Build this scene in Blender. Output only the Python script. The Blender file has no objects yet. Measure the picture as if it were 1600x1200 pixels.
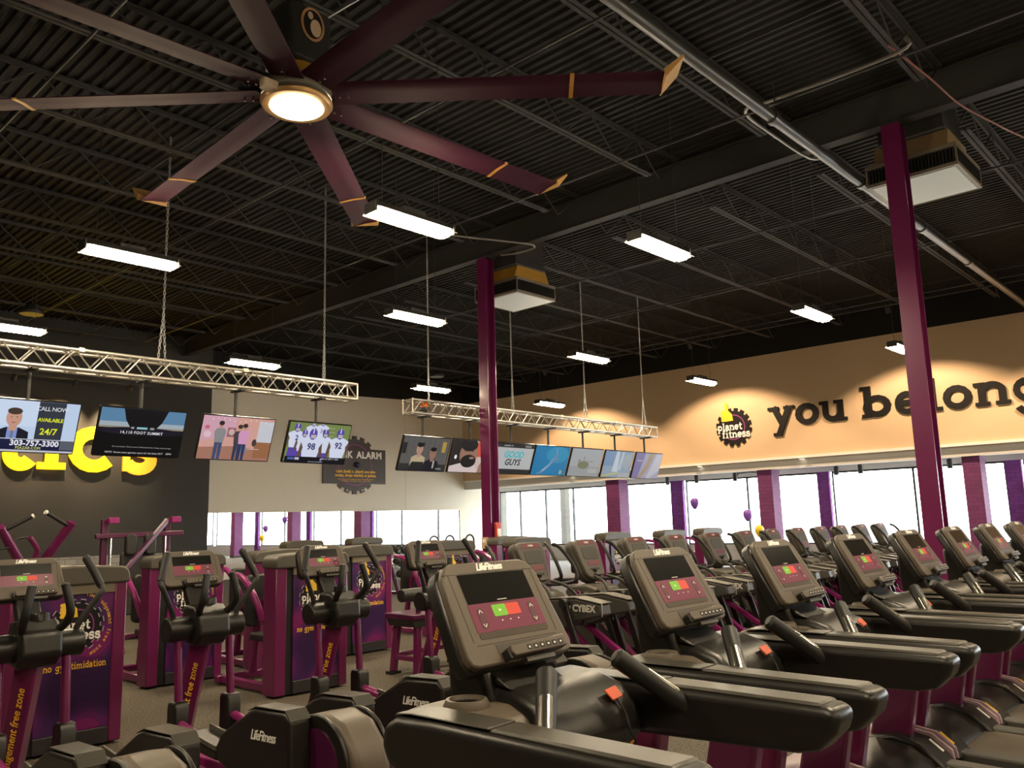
import bpy, math, random
from mathutils import Matrix, Vector
random.seed(7)
S = bpy.context.scene
COL = S.collection
R = math.radians
PI = math.pi

# ------------------------------------------------------------------ camera
def make_camera():
    yaw, pitch, roll = R(47.41), R(9.41), R(-1.6)
    fw = Vector((math.sin(yaw)*math.cos(pitch), math.cos(yaw)*math.cos(pitch), math.sin(pitch)))
    r0 = Vector((math.cos(yaw), -math.sin(yaw), 0))
    u0 = r0.cross(fw)
    r = r0*math.cos(roll) + u0*math.sin(roll)
    u = -r0*math.sin(roll) + u0*math.cos(roll)
    m = Matrix(((r.x, u.x, -fw.x, 0), (r.y, u.y, -fw.y, 0), (r.z, u.z, -fw.z, 1.62), (0, 0, 0, 1)))
    cd = bpy.data.cameras.new('camera'); cd.sensor_width = 36; cd.lens = 1301.4/1600*36
    cd.clip_start = 0.05; cd.clip_end = 500
    c = bpy.data.objects.new('camera', cd); COL.objects.link(c); c.matrix_world = m
    S.camera = c
make_camera()

# ------------------------------------------------------------------ world, sun, exposure
W = bpy.data.worlds.new('world'); S.world = W; W.use_nodes = True
bg = W.node_tree.nodes['Background']; bg.inputs[0].default_value = (0.93, 0.97, 1.0, 1); bg.inputs[1].default_value = 16.0
S.view_settings.view_transform = 'Standard'; S.view_settings.look = 'None'
S.view_settings.exposure = 0.0; S.view_settings.gamma = 1.0; S.view_settings.use_curve_mapping = False
LAMP = 190.0          # strength of the high-bay lenses

# ------------------------------------------------------------------ materials
MATS = {}
def mat(name, col, rough=.5, metal=0., emit=0., ecol=None, noise=0., nscale=40., bump=0., spec=.5, coat=0.):
    if name in MATS: return MATS[name]
    m = bpy.data.materials.new(name); m.use_nodes = True; nt = m.node_tree
    b = nt.nodes['Principled BSDF']
    b.inputs['Base Color'].default_value = (*col, 1); b.inputs['Roughness'].default_value = rough
    b.inputs['Metallic'].default_value = metal
    b.inputs['Specular IOR Level'].default_value = spec
    if coat: b.inputs['Coat Weight'].default_value = coat; b.inputs['Coat Roughness'].default_value = .1
    if emit:
        b.inputs['Emission Color'].default_value = (*(ecol or col), 1); b.inputs['Emission Strength'].default_value = emit
    if noise or bump:
        tc = nt.nodes.new('ShaderNodeTexCoord'); n = nt.nodes.new('ShaderNodeTexNoise')
        n.inputs['Scale'].default_value = nscale; n.inputs['Detail'].default_value = 4
        nt.links.new(tc.outputs['Object'], n.inputs['Vector'])
        if noise:
            mx = nt.nodes.new('ShaderNodeMixRGB'); mx.blend_type = 'MIX'
            mx.inputs[1].default_value = (*[c*(1-noise) for c in col], 1); mx.inputs[2].default_value = (*[min(1, c*(1+noise)) for c in col], 1)
            nt.links.new(n.outputs['Fac'], mx.inputs[0]); nt.links.new(mx.outputs[0], b.inputs['Base Color'])
        if bump:
            bp = nt.nodes.new('ShaderNodeBump'); bp.inputs['Strength'].default_value = bump; bp.inputs['Distance'].default_value = .01
            nt.links.new(n.outputs['Fac'], bp.inputs['Height']); nt.links.new(bp.outputs[0], b.inputs['Normal'])
    MATS[name] = m
    return m
def glow(name, col, s=1.):
    return mat(name, (0, 0, 0), .35, emit=s, ecol=col, spec=.3)

BLACK = mat('black_plastic', (.011, .0098, .008), .36, noise=.15, nscale=90, bump=.05)
GRIP = mat('black_rubber', (.008, .0075, .007), .5)
BROWNP = mat('bronze_grey_plastic', (.105, .083, .060), .45, noise=.08, nscale=60)
ARMTOP = mat('pad_sheen_grey', (.042, .038, .029), .40, noise=.1, nscale=80)  # sheen on top of arms and covers put into a lighter colour
PURP = mat('purple_paint', (.135, .010, .070), .3, coat=.3)
PURPD = mat('purple_paint_dark', (.07, .006, .042), .35, coat=.2)
MAGENTA = mat('magenta_tube', (.24, .016, .13), .28, coat=.4)
CHROME = mat('chrome', (.72, .68, .60), .22, 1.)
STEEL = mat('galvanised_steel', (.45, .45, .45), .4, .9)
ALU = mat('truss_aluminium', (.66, .62, .55), .35, .85)
DARKM = mat('dark_metal', (.035, .034, .032), .5, .3)
CEILB = mat('ceiling_black', (.013, .0125, .012), .7, spec=.22)
JOISTM = mat('joist_black', (.042, .041, .040), .7, spec=.2)
BEIGE = mat('beige_paint', (.66, .60, .50), .8, noise=.03, nscale=2)
TAN = mat('tan_paint', (.63, .46, .29), .8, noise=.03, nscale=2)
WHITEP = mat('white_paint', (.8, .78, .74), .7)
SOFFIT = mat('soffit_paint', (.58, .57, .55), .8)
CHAR = mat('charcoal_paint', (.030, .028, .024), .75, noise=.1, nscale=3)
YELLOW = mat('yellow_face', (.95, .62, .0), .5)
YTEXT = mat('yellow_print', (.85, .48, .02), .5)
WTEXT = mat('white_print', (.85, .83, .78), .5)
LOGOB = mat('logo_black', (.012, .010, .011), .6, spec=.2)
PRING = mat('logo_purple', (.25, .04, .2), .5)
HANDY = mat('logo_yellow', (.85, .52, .03), .5)
PAD = mat('black_vinyl', (.018, .017, .016), .45)
LENS = glow('lamp_lens', (1., .82, .56), LAMP)
GLASSW = None
def window_glass():
    m = bpy.data.materials.new('window_glass'); m.use_nodes = True; nt = m.node_tree
    nt.nodes.clear()
    o = nt.nodes.new('ShaderNodeOutputMaterial'); t = nt.nodes.new('ShaderNodeBsdfTransparent'); g = nt.nodes.new('ShaderNodeBsdfGlossy')
    g.inputs['Roughness'].default_value = .02; t.inputs[0].default_value = (.95, .97, .96, 1)
    mx = nt.nodes.new('ShaderNodeMixShader'); mx.inputs[0].default_value = .06
    nt.links.new(t.outputs[0], mx.inputs[1]); nt.links.new(g.outputs[0], mx.inputs[2]); nt.links.new(mx.outputs[0], o.inputs[0])
    return m
GLASSW = window_glass()
MIRROR = mat('mirror_glass', (.88, .90, .88), .01, 1.)

def floor_mat():
    m = bpy.data.materials.new('rubber_floor'); m.use_nodes = True; nt = m.node_tree; b = nt.nodes['Principled BSDF']
    tc = nt.nodes.new('ShaderNodeTexCoord'); n = nt.nodes.new('ShaderNodeTexNoise'); n.inputs['Scale'].default_value = 60; n.inputs['Detail'].default_value = 3
    cr = nt.nodes.new('ShaderNodeValToRGB'); e = cr.color_ramp.elements
    e[0].position = .42; e[0].color = (.026, .022, .016, 1); e[1].position = .60; e[1].color = (.125, .098, .064, 1)
    nt.links.new(tc.outputs['Object'], n.inputs['Vector']); nt.links.new(n.outputs['Fac'], cr.inputs[0]); nt.links.new(cr.outputs[0], b.inputs['Base Color'])
    b.inputs['Roughness'].default_value = .75
    return m
def brick_mat(name, c1, c2, mortar, scale, rough=.7):
    m = bpy.data.materials.new(name); m.use_nodes = True; nt = m.node_tree; b = nt.nodes['Principled BSDF']
    tc = nt.nodes.new('ShaderNodeTexCoord'); mp = nt.nodes.new('ShaderNodeMapping'); mp.inputs['Rotation'].default_value = (R(90), 0, 0)
    sx = nt.nodes.new('ShaderNodeSeparateXYZ'); cx = nt.nodes.new('ShaderNodeCombineXYZ'); ad = nt.nodes.new('ShaderNodeMath'); ad.operation = 'ADD'
    br = nt.nodes.new('ShaderNodeTexBrick'); br.inputs['Scale'].default_value = scale
    br.inputs['Color1'].default_value = (*c1, 1); br.inputs['Color2'].default_value = (*c2, 1); br.inputs['Mortar'].default_value = (*mortar, 1)
    br.inputs['Mortar Size'].default_value = .012
    nt.links.new(tc.outputs['Object'], sx.inputs[0]); nt.links.new(sx.outputs[0], ad.inputs[0]); nt.links.new(sx.outputs[1], ad.inputs[1])
    nt.links.new(ad.outputs[0], cx.inputs[0]); nt.links.new(sx.outputs[2], cx.inputs[1]); nt.links.new(cx.outputs[0], br.inputs['Vector'])
    nt.links.new(br.outputs['Color'], b.inputs['Base Color']); b.inputs['Roughness'].default_value = rough
    bp = nt.nodes.new('ShaderNodeBump'); bp.inputs['Strength'].default_value = .5; bp.invert = True
    nt.links.new(br.outputs['Fac'], bp.inputs['Height']); nt.links.new(bp.outputs[0], b.inputs['Normal'])
    return m
PBRICK = brick_mat('purple_brick', (.17, .035, .22), (.13, .02, .16), (.10, .015, .13), 2.2)
PBRICK2 = brick_mat('plum_brick', (.15, .030, .13), (.12, .022, .105), (.08, .014, .075), 2.2)
STONE = brick_mat('outdoor_stone', (.030, .025, .016), (.016, .014, .010), (.045, .04, .03), 2.0)
WAINS = brick_mat('grey_stone_tile', (.30, .28, .25), (.22, .21, .19), (.12, .11, .1), 1.6)
def poster_mat():
    m = bpy.data.materials.new('poster_print'); m.use_nodes = True; nt = m.node_tree; b = nt.nodes['Principled BSDF']
    tc = nt.nodes.new('ShaderNodeTexCoord'); n = nt.nodes.new('ShaderNodeTexNoise'); n.inputs['Scale'].default_value = 3.4; n.inputs['Detail'].default_value = 0
    cr = nt.nodes.new('ShaderNodeValToRGB'); e = cr.color_ramp.elements; cr.color_ramp.interpolation = 'CONSTANT'
    e[0].position = 0; e[0].color = (.030, .007, .060, 1); e[1].position = .42; e[1].color = (.045, .009, .078, 1)
    for p, q in ((.50, (.065, .009, .088, 1)), (.56, (.10, .009, .10, 1)), (.66, (.17, .009, .11, 1))):
        k = e.new(p); k.color = q
    nt.links.new(tc.outputs['Object'], n.inputs['Vector']); nt.links.new(n.outputs['Fac'], cr.inputs[0])
    nt.links.new(cr.outputs[0], b.inputs['Base Color']); b.inputs['Roughness'].default_value = .35
    return m
POSTER = poster_mat()

# ------------------------------------------------------------------ mesh builder
class MB:
    def __init__(s): s.v = []; s.f = []; s.fm = []; s.cm = 0
    def add(s, vs, fs):
        b = len(s.v); s.v += [tuple(v) for v in vs]; s.f += [tuple(i+b for i in f) for f in fs]; s.fm += [s.cm]*len(fs); return s
    def box(s, lo, hi, M=None):
        x0, y0, z0 = lo; x1, y1, z1 = hi
        vs = [Vector(p) for p in ((x0,y0,z0),(x1,y0,z0),(x1,y1,z0),(x0,y1,z0),(x0,y0,z1),(x1,y0,z1),(x1,y1,z1),(x0,y1,z1))]
        if M: vs = [M @ v for v in vs]
        return s.add(vs, [(0,3,2,1),(4,5,6,7),(0,1,5,4),(1,2,6,5),(2,3,7,6),(3,0,4,7)])
    def prism(s, poly, axis, lo, hi, M=None):
        """poly: (a,b) outline; axis x: (y,z), y: (x,z), z: (x,y)"""
        n = len(poly)
        def P(a, b, t): return Vector((t, a, b)) if axis == 'x' else Vector((a, t, b)) if axis == 'y' else Vector((a, b, t))
        vs = [P(a, b, lo) for a, b in poly] + [P(a, b, hi) for a, b in poly]
        if M: vs = [M @ v for v in vs]
        fs = [tuple(range(n-1, -1, -1)), tuple(range(n, 2*n))] + [(i, (i+1) % n, (i+1) % n+n, i+n) for i in range(n)]
        ar = sum(poly[i][0]*poly[(i+1) % n][1]-poly[(i+1) % n][0]*poly[i][1] for i in range(n))
        sg = ar*(hi-lo)*(-1 if axis == 'y' else 1)
        if sg < 0: fs = [tuple(reversed(f)) for f in fs]
        return s.add(vs, [tuple(f) for f in fs])
    def beam(s, a, b, w, h, up=(0, 0, 1)):
        a, b = Vector(a), Vector(b); d = (b-a); L = d.length; d.normalize(); up = Vector(up)
        if abs(d.dot(up)) > .99: up = Vector((0, 1, 0))
        x = d.cross(up).normalized(); z = x.cross(d)
        M = Matrix(((x.x, d.x, z.x, a.x), (x.y, d.y, z.y, a.y), (x.z, d.z, z.z, a.z), (0, 0, 0, 1)))
        return s.box((-w/2, 0, -h/2), (w/2, L, h/2), M)
    def tube(s, pts, r, n=10, closed=False, caps=True):
        pts = [Vector(p) for p in pts]; m = len(pts); rings = []
        rr = r if isinstance(r, (list, tuple)) else [r]*m
        prev = None
        for i in range(m):
            if closed: t = pts[(i+1) % m]-pts[i-1]
            else: t = pts[min(i+1, m-1)]-pts[max(i-1, 0)]
            t.normalize()
            if prev is None:
                a = Vector((0, 0, 1)) if abs(t.z) < .9 else Vector((1, 0, 0))
                x = t.cross(a).normalized()
            else:
                x = (prev - t*prev.dot(t)).normalized()
            prev = x; y = t.cross(x)
            rings.append([pts[i]+(x*math.cos(2*PI*k/n)+y*math.sin(2*PI*k/n))*rr[i] for k in range(n)])
        vs = [v for q in rings for v in q]; fs = []
        for i in range(m if closed else m-1):
            j = (i+1) % m
            for k in range(n):
                fs.append((i*n+k, i*n+(k+1) % n, j*n+(k+1) % n, j*n+k))
        if caps and not closed:
            fs.append(tuple(range(n-1, -1, -1))); fs.append(tuple((m-1)*n+k for k in range(n)))
        return s.add(vs, fs)
    def cyl(s, a, b, r, n=16, r2=None):
        return s.tube([a, b], [r, r if r2 is None else r2], n)
    def lathe(s, prof, n=24, M=None):
        """prof: (radius, z)"""
        vs = []; m = len(prof)
        for i in range(n):
            a = 2*PI*i/n
            vs += [Vector((r*math.cos(a), r*math.sin(a), z)) for r, z in prof]
        if M: vs = [M @ v for v in vs]
        fs = []
        for i in range(n):
            j = (i+1) % n
            for k in range(m-1): fs.append((i*m+k, j*m+k, j*m+k+1, i*m+k+1))
        return s.add(vs, fs)
    def sphere(s, c, r, n=14, sc=(1, 1, 1)):
        c = Vector(c); pr = []
        vs = []; m = n//2
        for i in range(m+1):
            t = PI*i/m
            for k in range(n):
                a = 2*PI*k/n
                vs.append(c+Vector((r*sc[0]*math.sin(t)*math.cos(a), r*sc[1]*math.sin(t)*math.sin(a), -r*sc[2]*math.cos(t))))
        fs = [(i*n+k, i*n+(k+1) % n, (i+1)*n+(k+1) % n, (i+1)*n+k) for i in range(m) for k in range(n)]
        return s.add(vs, fs)
    def flat(s, poly, z=0.):
        return s.add([(x, y, z) for x, y in poly], [tuple(range(len(poly)))])
    def build(s, name, m, parent=None, M=None, bevel=0., smooth=True, ang=35, seg=2):
        me = bpy.data.meshes.new(name); me.from_pydata(s.v, [], s.f)
        for q in (m if isinstance(m, (list, tuple)) else [m]): me.materials.append(q)
        if any(s.fm): me.polygons.foreach_set('material_index', s.fm)
        me.validate(); me.update()
        o = bpy.data.objects.new(name, me); COL.objects.link(o)
        if parent: o.parent = parent
        if M is not None: o.matrix_local = M
        if smooth:
            me.shade_smooth(); me.set_sharp_from_angle(angle=R(ang))
        if bevel:
            b = o.modifiers.new('bevel', 'BEVEL'); b.width = bevel; b.segments = seg; b.limit_method = 'ANGLE'; b.angle_limit = R(40); b.harden_normals = False
        return o

def rrect(w, h, r, n=4, cx=0, cy=0):
    out = []
    for sx, sy, a0 in ((1, 1, 0), (-1, 1, 90), (-1, -1, 180), (1, -1, 270)):
        for i in range(n+1):
            a = R(a0+90*i/n); out.append((cx+sx*(w/2-r)+r*math.cos(a), cy+sy*(h/2-r)+r*math.sin(a)))
    return out
def ell(cx, cy, rx, ry, n=20, a0=0, a1=360):
    if a1-a0 == 360: return [(cx+rx*math.cos(R(a0+360*i/n)), cy+ry*math.sin(R(a0+360*i/n))) for i in range(n)]
    return [(cx+rx*math.cos(R(a0+(a1-a0)*i/n)), cy+ry*math.sin(R(a0+(a1-a0)*i/n))) for i in range(n+1)]
def rect(x0, y0, x1, y1): return [(x0, y0), (x1, y0), (x1, y1), (x0, y1)]
def bez(pts, n=8):
    """smooth a polyline with Catmull-Rom"""
    P = [Vector(p) for p in pts]; out = []
    for i in range(len(P)-1):
        p0 = P[max(i-1, 0)]; p1 = P[i]; p2 = P[i+1]; p3 = P[min(i+2, len(P)-1)]
        for k in range(n):
            t = k/n
            out.append(.5*((2*p1)+(p2-p0)*t+(2*p0-5*p1+4*p2-p3)*t*t+(-p0+3*p1-3*p2+p3)*t**3))
    out.append(P[-1]); return out

# ------------------------------------------------------------------ scene objects
def tag(o, label=None, cat=None, group=None, kind=None):
    if label: o['label'] = label
    if cat: o['category'] = cat
    if group: o['group'] = group
    if kind: o['kind'] = kind
    return o
def thing(name, label, cat, loc=(0, 0, 0), rz=0, group=None):
    o = bpy.data.objects.new(name, None); COL.objects.link(o); o.empty_display_size = .2
    o.location = loc; o.rotation_euler = (0, 0, rz)
    return tag(o, label, cat, group)
def copy_tree(o, parent=None):
    c = o.copy(); COL.objects.link(c); c.parent = parent
    for ch in list(o.children): copy_tree(ch, c)
    return c
def dup(o, label, loc, rz=None):
    c = copy_tree(o); c.location = loc
    if rz is not None: c.rotation_euler = (0, 0, rz)
    c['label'] = label
    return c
def frame_matrix(o, x, y):
    x = Vector(x).normalized(); y = Vector(y).normalized(); z = x.cross(y)
    return Matrix(((x.x, y.x, z.x, o[0]), (x.y, y.y, z.y, o[1]), (x.z, y.z, z.z, o[2]), (0, 0, 0, 1)))

# ------------------------------------------------------------------ lettering
def text_mesh(body, size, bold=0., shear=0., ext=.001, align='CENTER', space=1.):
    c = bpy.data.curves.new('lettering', 'FONT'); c.body = body; c.size = size; c.offset = bold; c.shear = shear; c.extrude = ext
    c.align_x = align; c.align_y = 'CENTER'; c.resolution_u = 2; c.space_character = space
    o = bpy.data.objects.new('lettering_tmp', c); COL.objects.link(o)
    me = bpy.data.meshes.new_from_object(o)
    bpy.data.objects.remove(o); bpy.data.curves.remove(c)
    me.name = 'lettering'
    return me
def text(name, body, size, m, parent, M, **k):
    me = text_mesh(body, size, **k); me.materials.append(m)
    o = bpy.data.objects.new(name, me); COL.objects.link(o)
    if parent: o.parent = parent
    o.matrix_local = M
    return o

# slab letters drawn as thick strokes; x-height 1
SW = .25
def A(cx, cy, rx, ry, a0, a1, n=14): return [(cx+rx*math.cos(R(a0+(a1-a0)*i/n)), cy+ry*math.sin(R(a0+(a1-a0)*i/n))) for i in range(n+1)]
def ser(x, y, w=.5): return ('r', x-w/2, y-.08, x+w/2, y+.08)
T_, B_ = .92, .08
GL = {
 'o': (1.08, [A(.54, .5, .41, .40, 0, 360)]),
 'n': (1.30, [[(.28, 0), (.28, 1)], A(.64, .58, .36, .30, 180, 0)+[(1., 0)], ser(.28, B_, .52), ser(1.0, B_, .52), ser(.14, T_, .28)]),
 'u': (1.30, [[(.28, 1), (.28, .40)]+A(.62, .42, .34, .30, 180, 360), [(.98, 1), (.98, 0)], ser(.18, T_, .34), ser(.86, T_, .34), ser(1.12, B_, .28)]),
 'y': (1.25, [[(.26, 1), (.66, .08)], [(1.02, 1), (.45, -.42)], ser(.24, T_, .52), ser(1.0, T_, .5), ser(.40, -.38, .42)]),
 'b': (1.18, [[(.28, 0), (.28, 1.45)], A(.62, .5, .40, .38, 0, 360), ser(.14, 1.37, .28), ser(.14, B_, .24)]),
 'd': (1.18, [[(.88, 0), (.88, 1.45)], A(.54, .5, .40, .38, 0, 360), ser(.76, 1.37, .3), ser(1.04, B_, .26)]),
 'p': (1.18, [[(.28, -.42), (.28, 1)], A(.62, .5, .40, .38, 0, 360), ser(.14, T_, .28), ser(.30, -.38, .54)]),
 'e': (1.08, [A(.54, .5, .41, .40, 0, 315), [(.14, .5), (.97, .5)]]),
 'l': (.74, [[(.38, 0), (.38, 1.45)], ser(.24, 1.37, .28), ser(.38, B_, .66)]),
 'i': (.74, [[(.38, 0), (.38, 1)], ser(.24, T_, .28), ser(.38, B_, .66), ('r', .24, 1.2, .52, 1.45)]),
 'g': (1.18, [A(.54, .52, .38, .36, 0, 360), [(.92, 1), (.92, -.10)]+A(.54, -.10, .38, .30, 0, -165), ser(1.02, T_, .3)]),
 'a': (1.12, [A(.50, .62, .34, .30, 160, 0)+[(.84, 0)], A(.48, .32, .32, .24, 0, 360), ser(.96, B_, .3)]),
 't': (.86, [[(.40, 1.32), (.40, .35)]+A(.62, .32, .22, .22, 180, 330), ('r', .06, .84, .82, 1.0)]),
 'f': (.86, [[(.36, 0), (.36, 1.08)]+A(.60, 1.12, .24, .24, 180, 40), ('r', .08, .84, .78, 1.0), ser(.38, B_, .6)]),
 's': (.98, [A(.48, .72, .30, .20, 25, 270)+A(.50, .28, .32, .22, 90, -155), ('r', .70, .62, .88, 1.0), ('r', .08, 0, .26, .38)]),
 'c': (1.06, [A(.56, .5, .42, .40, 40, 320), ('r', .80, .58, .98, 1.0)]),
 'm': (1.86, [[(.28, 0), (.28, 1)], A(.60, .60, .32, .28, 180, 0)+[(.92, 0)], A(1.24, .60, .32, .28, 180, 0)+[(1.56, 0)], ser(.28, B_, .46), ser(.92, B_, .46), ser(1.56, B_, .46), ser(.14, T_, .28)]),
 'r': (.92, [[(.28, 0), (.28, 1)], A(.62, .56, .34, .32, 180, 55), ser(.30, B_, .56), ser(.14, T_, .28)]),
 'j': (.62, [[(.38, 1), (.38, -.15)]+A(.14, -.15, .24, .24, 0, -110), ser(.24, T_, .28), ('r', .24, 1.2, .52, 1.45)]),
 'h': (1.30, [[(.28, 0), (.28, 1.45)], A(.64, .58, .36, .30, 180, 0)+[(1., 0)], ser(.28, B_, .52), ser(1.0, B_, .52), ser(.14, 1.37, .28)]),
 'z': (1.0, [('r', .1, .84, .9, 1.0), [(.78, .9), (.2, .1)], ('r', .1, 0, .9, .16)]),
}
def glyph(mb, ch, ox, oy, s, depth, sx=1., w=SW, slant=0.):
    adv, strokes = GL[ch]
    def X(p): return ((p[0]+p[1]*slant)*s*sx+ox, p[1]*s+oy)
    for k_, st in enumerate(strokes):
        zz = (k_+1)*(.003*s if depth else .004*s); dd = depth+zz
        if st[0] == 'r':
            q = [(st[1], st[2]), (st[3], st[2]), (st[3], st[4]), (st[1], st[4])]
            q = [X(p) for p in q]
            mb.prism(q, 'z', 0, dd) if depth else mb.flat(q, zz)
            continue
        pts = st; n = len(pts); closed = (Vector(pts[0])-Vector(pts[-1])).length < 1e-4
        if closed: pts = pts[:-1]; n -= 1
        L, Rr = [], []
        for i in range(n):
            a = Vector(pts[i-1]) if (i or closed) else Vector(pts[0])
            b = Vector(pts[(i+1) % n]) if (i < n-1 or closed) else Vector(pts[-1])
            d = (b-a).normalized(); nn = Vector((-d.y, d.x))*w/2
            L.append(X(Vector(pts[i])+nn)); Rr.append(X(Vector(pts[i])-nn))
        rng = range(n if closed else n-1)
        for i in rng:
            j = (i+1) % n
            q = [Rr[i], Rr[j], L[j], L[i]]
            mb.prism(q, 'z', 0, dd) if depth else mb.flat(q, zz)
    return adv*s*sx
def slab(name, body, s, m, parent, M, depth=.0, sx=1., w=SW, center=True):
    tot = sum((GL[c][0] if c != ' ' else .7)*s*sx for c in body); x = -tot/2 if center else 0
    mb = MB()
    for c in body:
        if c == ' ': x += .7*s*sx; continue
        x += glyph(mb, c, x, 0, s, depth, sx, w)
    return mb.build(name, m, parent, M, smooth=False)
def gear(r, teeth, depth_t, n_per=4, duty=.55):
    out = []
    for i in range(teeth):
        a = 360*i/teeth; st = 360/teeth
        for f, rr in ((0, r-depth_t), (.5-duty/2, r-depth_t), (.5-duty/2+.02, r), (.5+duty/2-.02, r), (.5+duty/2, r-depth_t)):
            out.append((rr*math.cos(R(a+st*f)), rr*math.sin(R(a+st*f))))
    return out
def thumb_up(mb, s, ox, oy, z):
    """closed fist with the thumb up, flat"""
    for i in range(4):
        mb.flat([(ox+s*x, oy+s*y) for x, y in rrect(.62, .24, .11, 3, -.20, .36-.24*i)], z)
    mb.flat([(ox+s*x, oy+s*y) for x, y in ((-.12, .46), (.20, .46), (.55, .10), (.62, -.45), (.0, -.48), (-.1, -.2))], z-.0002)
    mb.flat([(ox+s*x, oy+s*y) for x, y in ((-.10, .40), (-.14, .95), (-.06, 1.16), (.12, 1.16), (.20, .95), (.22, .40))], z+.0003)
def planet_logo(parent, M, r, depth, ring=True, name='logo'):
    """gear disc with thumbs-up hand and two lines of slab lettering; returns disc"""
    d = MB().prism(gear(r, 16, r*.14), 'z', 0, depth).build(name, LOGOB, parent, M, smooth=False)
    t = MB()
    for a0, a1 in ((-150, 150),):
        a = ell(0, 0, r*.66, r*.66, 30, a0+20, a1-60); b = ell(0, 0, r*.61, r*.61, 30, a0+20, a1-60)
        for i in range(30): t.flat([b[i], a[i], a[i+1], b[i+1]], depth+.001)
    t.build('ring', PRING, d, Matrix(), smooth=False)
    h = MB(); thumb_up(h, r*.60, -r*.36, r*.62, depth+.002); h.build('thumb_emblem', HANDY, d, Matrix(), smooth=False)
    e = depth+.004
    slab('word', 'planet', r*.27, WTEXT, d, Matrix.Translation((-r*.20, -r*.14, e)), sx=.82, w=.28)
    slab('word', 'fitness', r*.27, WTEXT, d, Matrix.Translation((r*.12, -r*.54, e)), sx=.86, w=.28)
    return d

# ================================================================== THE SETTING
def struct(o): o['kind'] = 'structure'; return o
X0, X1, Y0, Y1 = -9.0, 27.6, -9.0, 26.24
DECK = 7.66
struct(MB().box((X0, Y0, -.2), (X1, Y1+.3, 0)).build('floor', floor_mat(), smooth=False))

# ceiling: fluted steel deck (flutes run along y), joists along x and a girder along y
d = MB(); prof = []; p = .152; x = X0
while x < 25.6:
    prof += [(x, DECK), (x+.062, DECK), (x+.085, DECK+.04), (x+.129, DECK+.04)]; x += p
poly = prof + [(25.7, DECK), (25.7, DECK+.12), (X0, DECK+.12)]
n = len(prof)
vs = [(a, Y0, b) for a, b in prof] + [(a, Y1+.3, b) for a, b in prof]
d.add(vs, [(i, i+1, i+1+n, i+n) for i in range(n-1)])
d.box((X0, Y0, DECK+.06), (25.7, Y1+.3, DECK+.12))
ceil = struct(d.build('ceiling', CEILB, smooth=False))

def joist(x0, x1, y):
    m = MB(); zb, zt = 7.10, DECK-.005
    for s in (-1, 1):
        m.box((x0+.9, y+s*.035-.028, zb), (x1-.9, y+s*.035+.028, zb+.008)); m.box((x0+.9, y+s*.011-.003, zb), (x1-.9, y+s*.011+.003, zb+.05))
        m.box((x0, y+s*.035-.028, zt-.008), (x1, y+s*.035+.028, zt)); m.box((x0, y+s*.011-.003, zt-.05), (x1, y+s*.011+.003, zt))
    k = int((x1-x0)/1.2); st = (x1-x0)/k
    for i in range(k):
        a = x0+i*st
        m.beam((a, y, zt-.02), (a+st/2, y, zb+.02), .02, .02); m.beam((a+st/2, y, zb+.02), (a+st, y, zt-.02), .02, .02)
    return m
JY = [.75, 2.8, 4.97, 6.95, 9.12, 11.32, 13.35, 15.5, 17.55, 19.65, 21.8, 23.9]
jl = joist(X0, 11.9, 0).build('joist', JOISTM, ceil, Matrix.Translation((0, JY[0], 0)), smooth=False)
jr = joist(12.1, 25.2, 0).build('joist', JOISTM, ceil, Matrix.Translation((0, JY[0], 0)), smooth=False)
for y in JY[1:]:
    for s in (jl, jr):
        c = s.copy(); COL.objects.link(c); c.parent = ceil; c.matrix_local = Matrix.Translation((0, y, 0))
g = MB()
g.box((11.9, Y0, 7.08), (12.1, Y1, 7.10)); g.box((11.985, Y0, 7.10), (12.015, Y1, 7.60)); g.box((11.9, Y0, 7.60), (12.1, Y1, 7.62))
g.build('girder', JOISTM, ceil, smooth=False)
for y in (3.9, 8.05, 12.3, 16.5, 20.7):            # thin bridging bars beneath the deck
    pass
for xb in (2.2, 5.2, 8.6, 15.0, 18.2, 21.6):
    MB().box((xb-.012, .4, 7.115), (xb+.012, 24.5, 7.14)).build('bridging_bar', JOISTM, ceil, smooth=False)

# back wall: beige upper wall over a wall mirror, black strip above it
wb = MB().prism([(12.6, 2.2), (27.6, 2.2), (27.6, 6.85), (25.25, 6.80), (12.6, 6.44)], 'y', Y1, Y1+.2)
wall_back = struct(wb.build('wall_back', BEIGE, smooth=False))
MB().prism([(12.6, 6.44), (25.25, 6.80), (27.6, 6.85), (27.6, 7.8), (12.6, 7.8)], 'y', Y1, Y1+.2).build('black_upper_strip', CEILB, wall_back, smooth=False)
MB().box((12.6, Y1+.02, 0), (27.6, Y1+.2, 2.2)).build('lower_wall', BEIGE, wall_back, smooth=False)
MB().box((21.99, Y1-.004, 2.2), (22.0, Y1, 6.6)).build('panel_joint', mat('joint_grey', (.40, .35, .27), .8), wall_back, smooth=False)  # thin darker strip along the panel joint
# mirror in panes
mir = thing('wall_mirror', 'long frameless wall mirror below the beige wall reflecting the bright windows', 'mirror', (13.0, Y1, 0))
for i in range(5):
    MB().box((i*2.4, -.012, .25), (i*2.4+2.394, .015, 2.19)).build('mirror_pane', MIRROR, mir, smooth=False)

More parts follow.
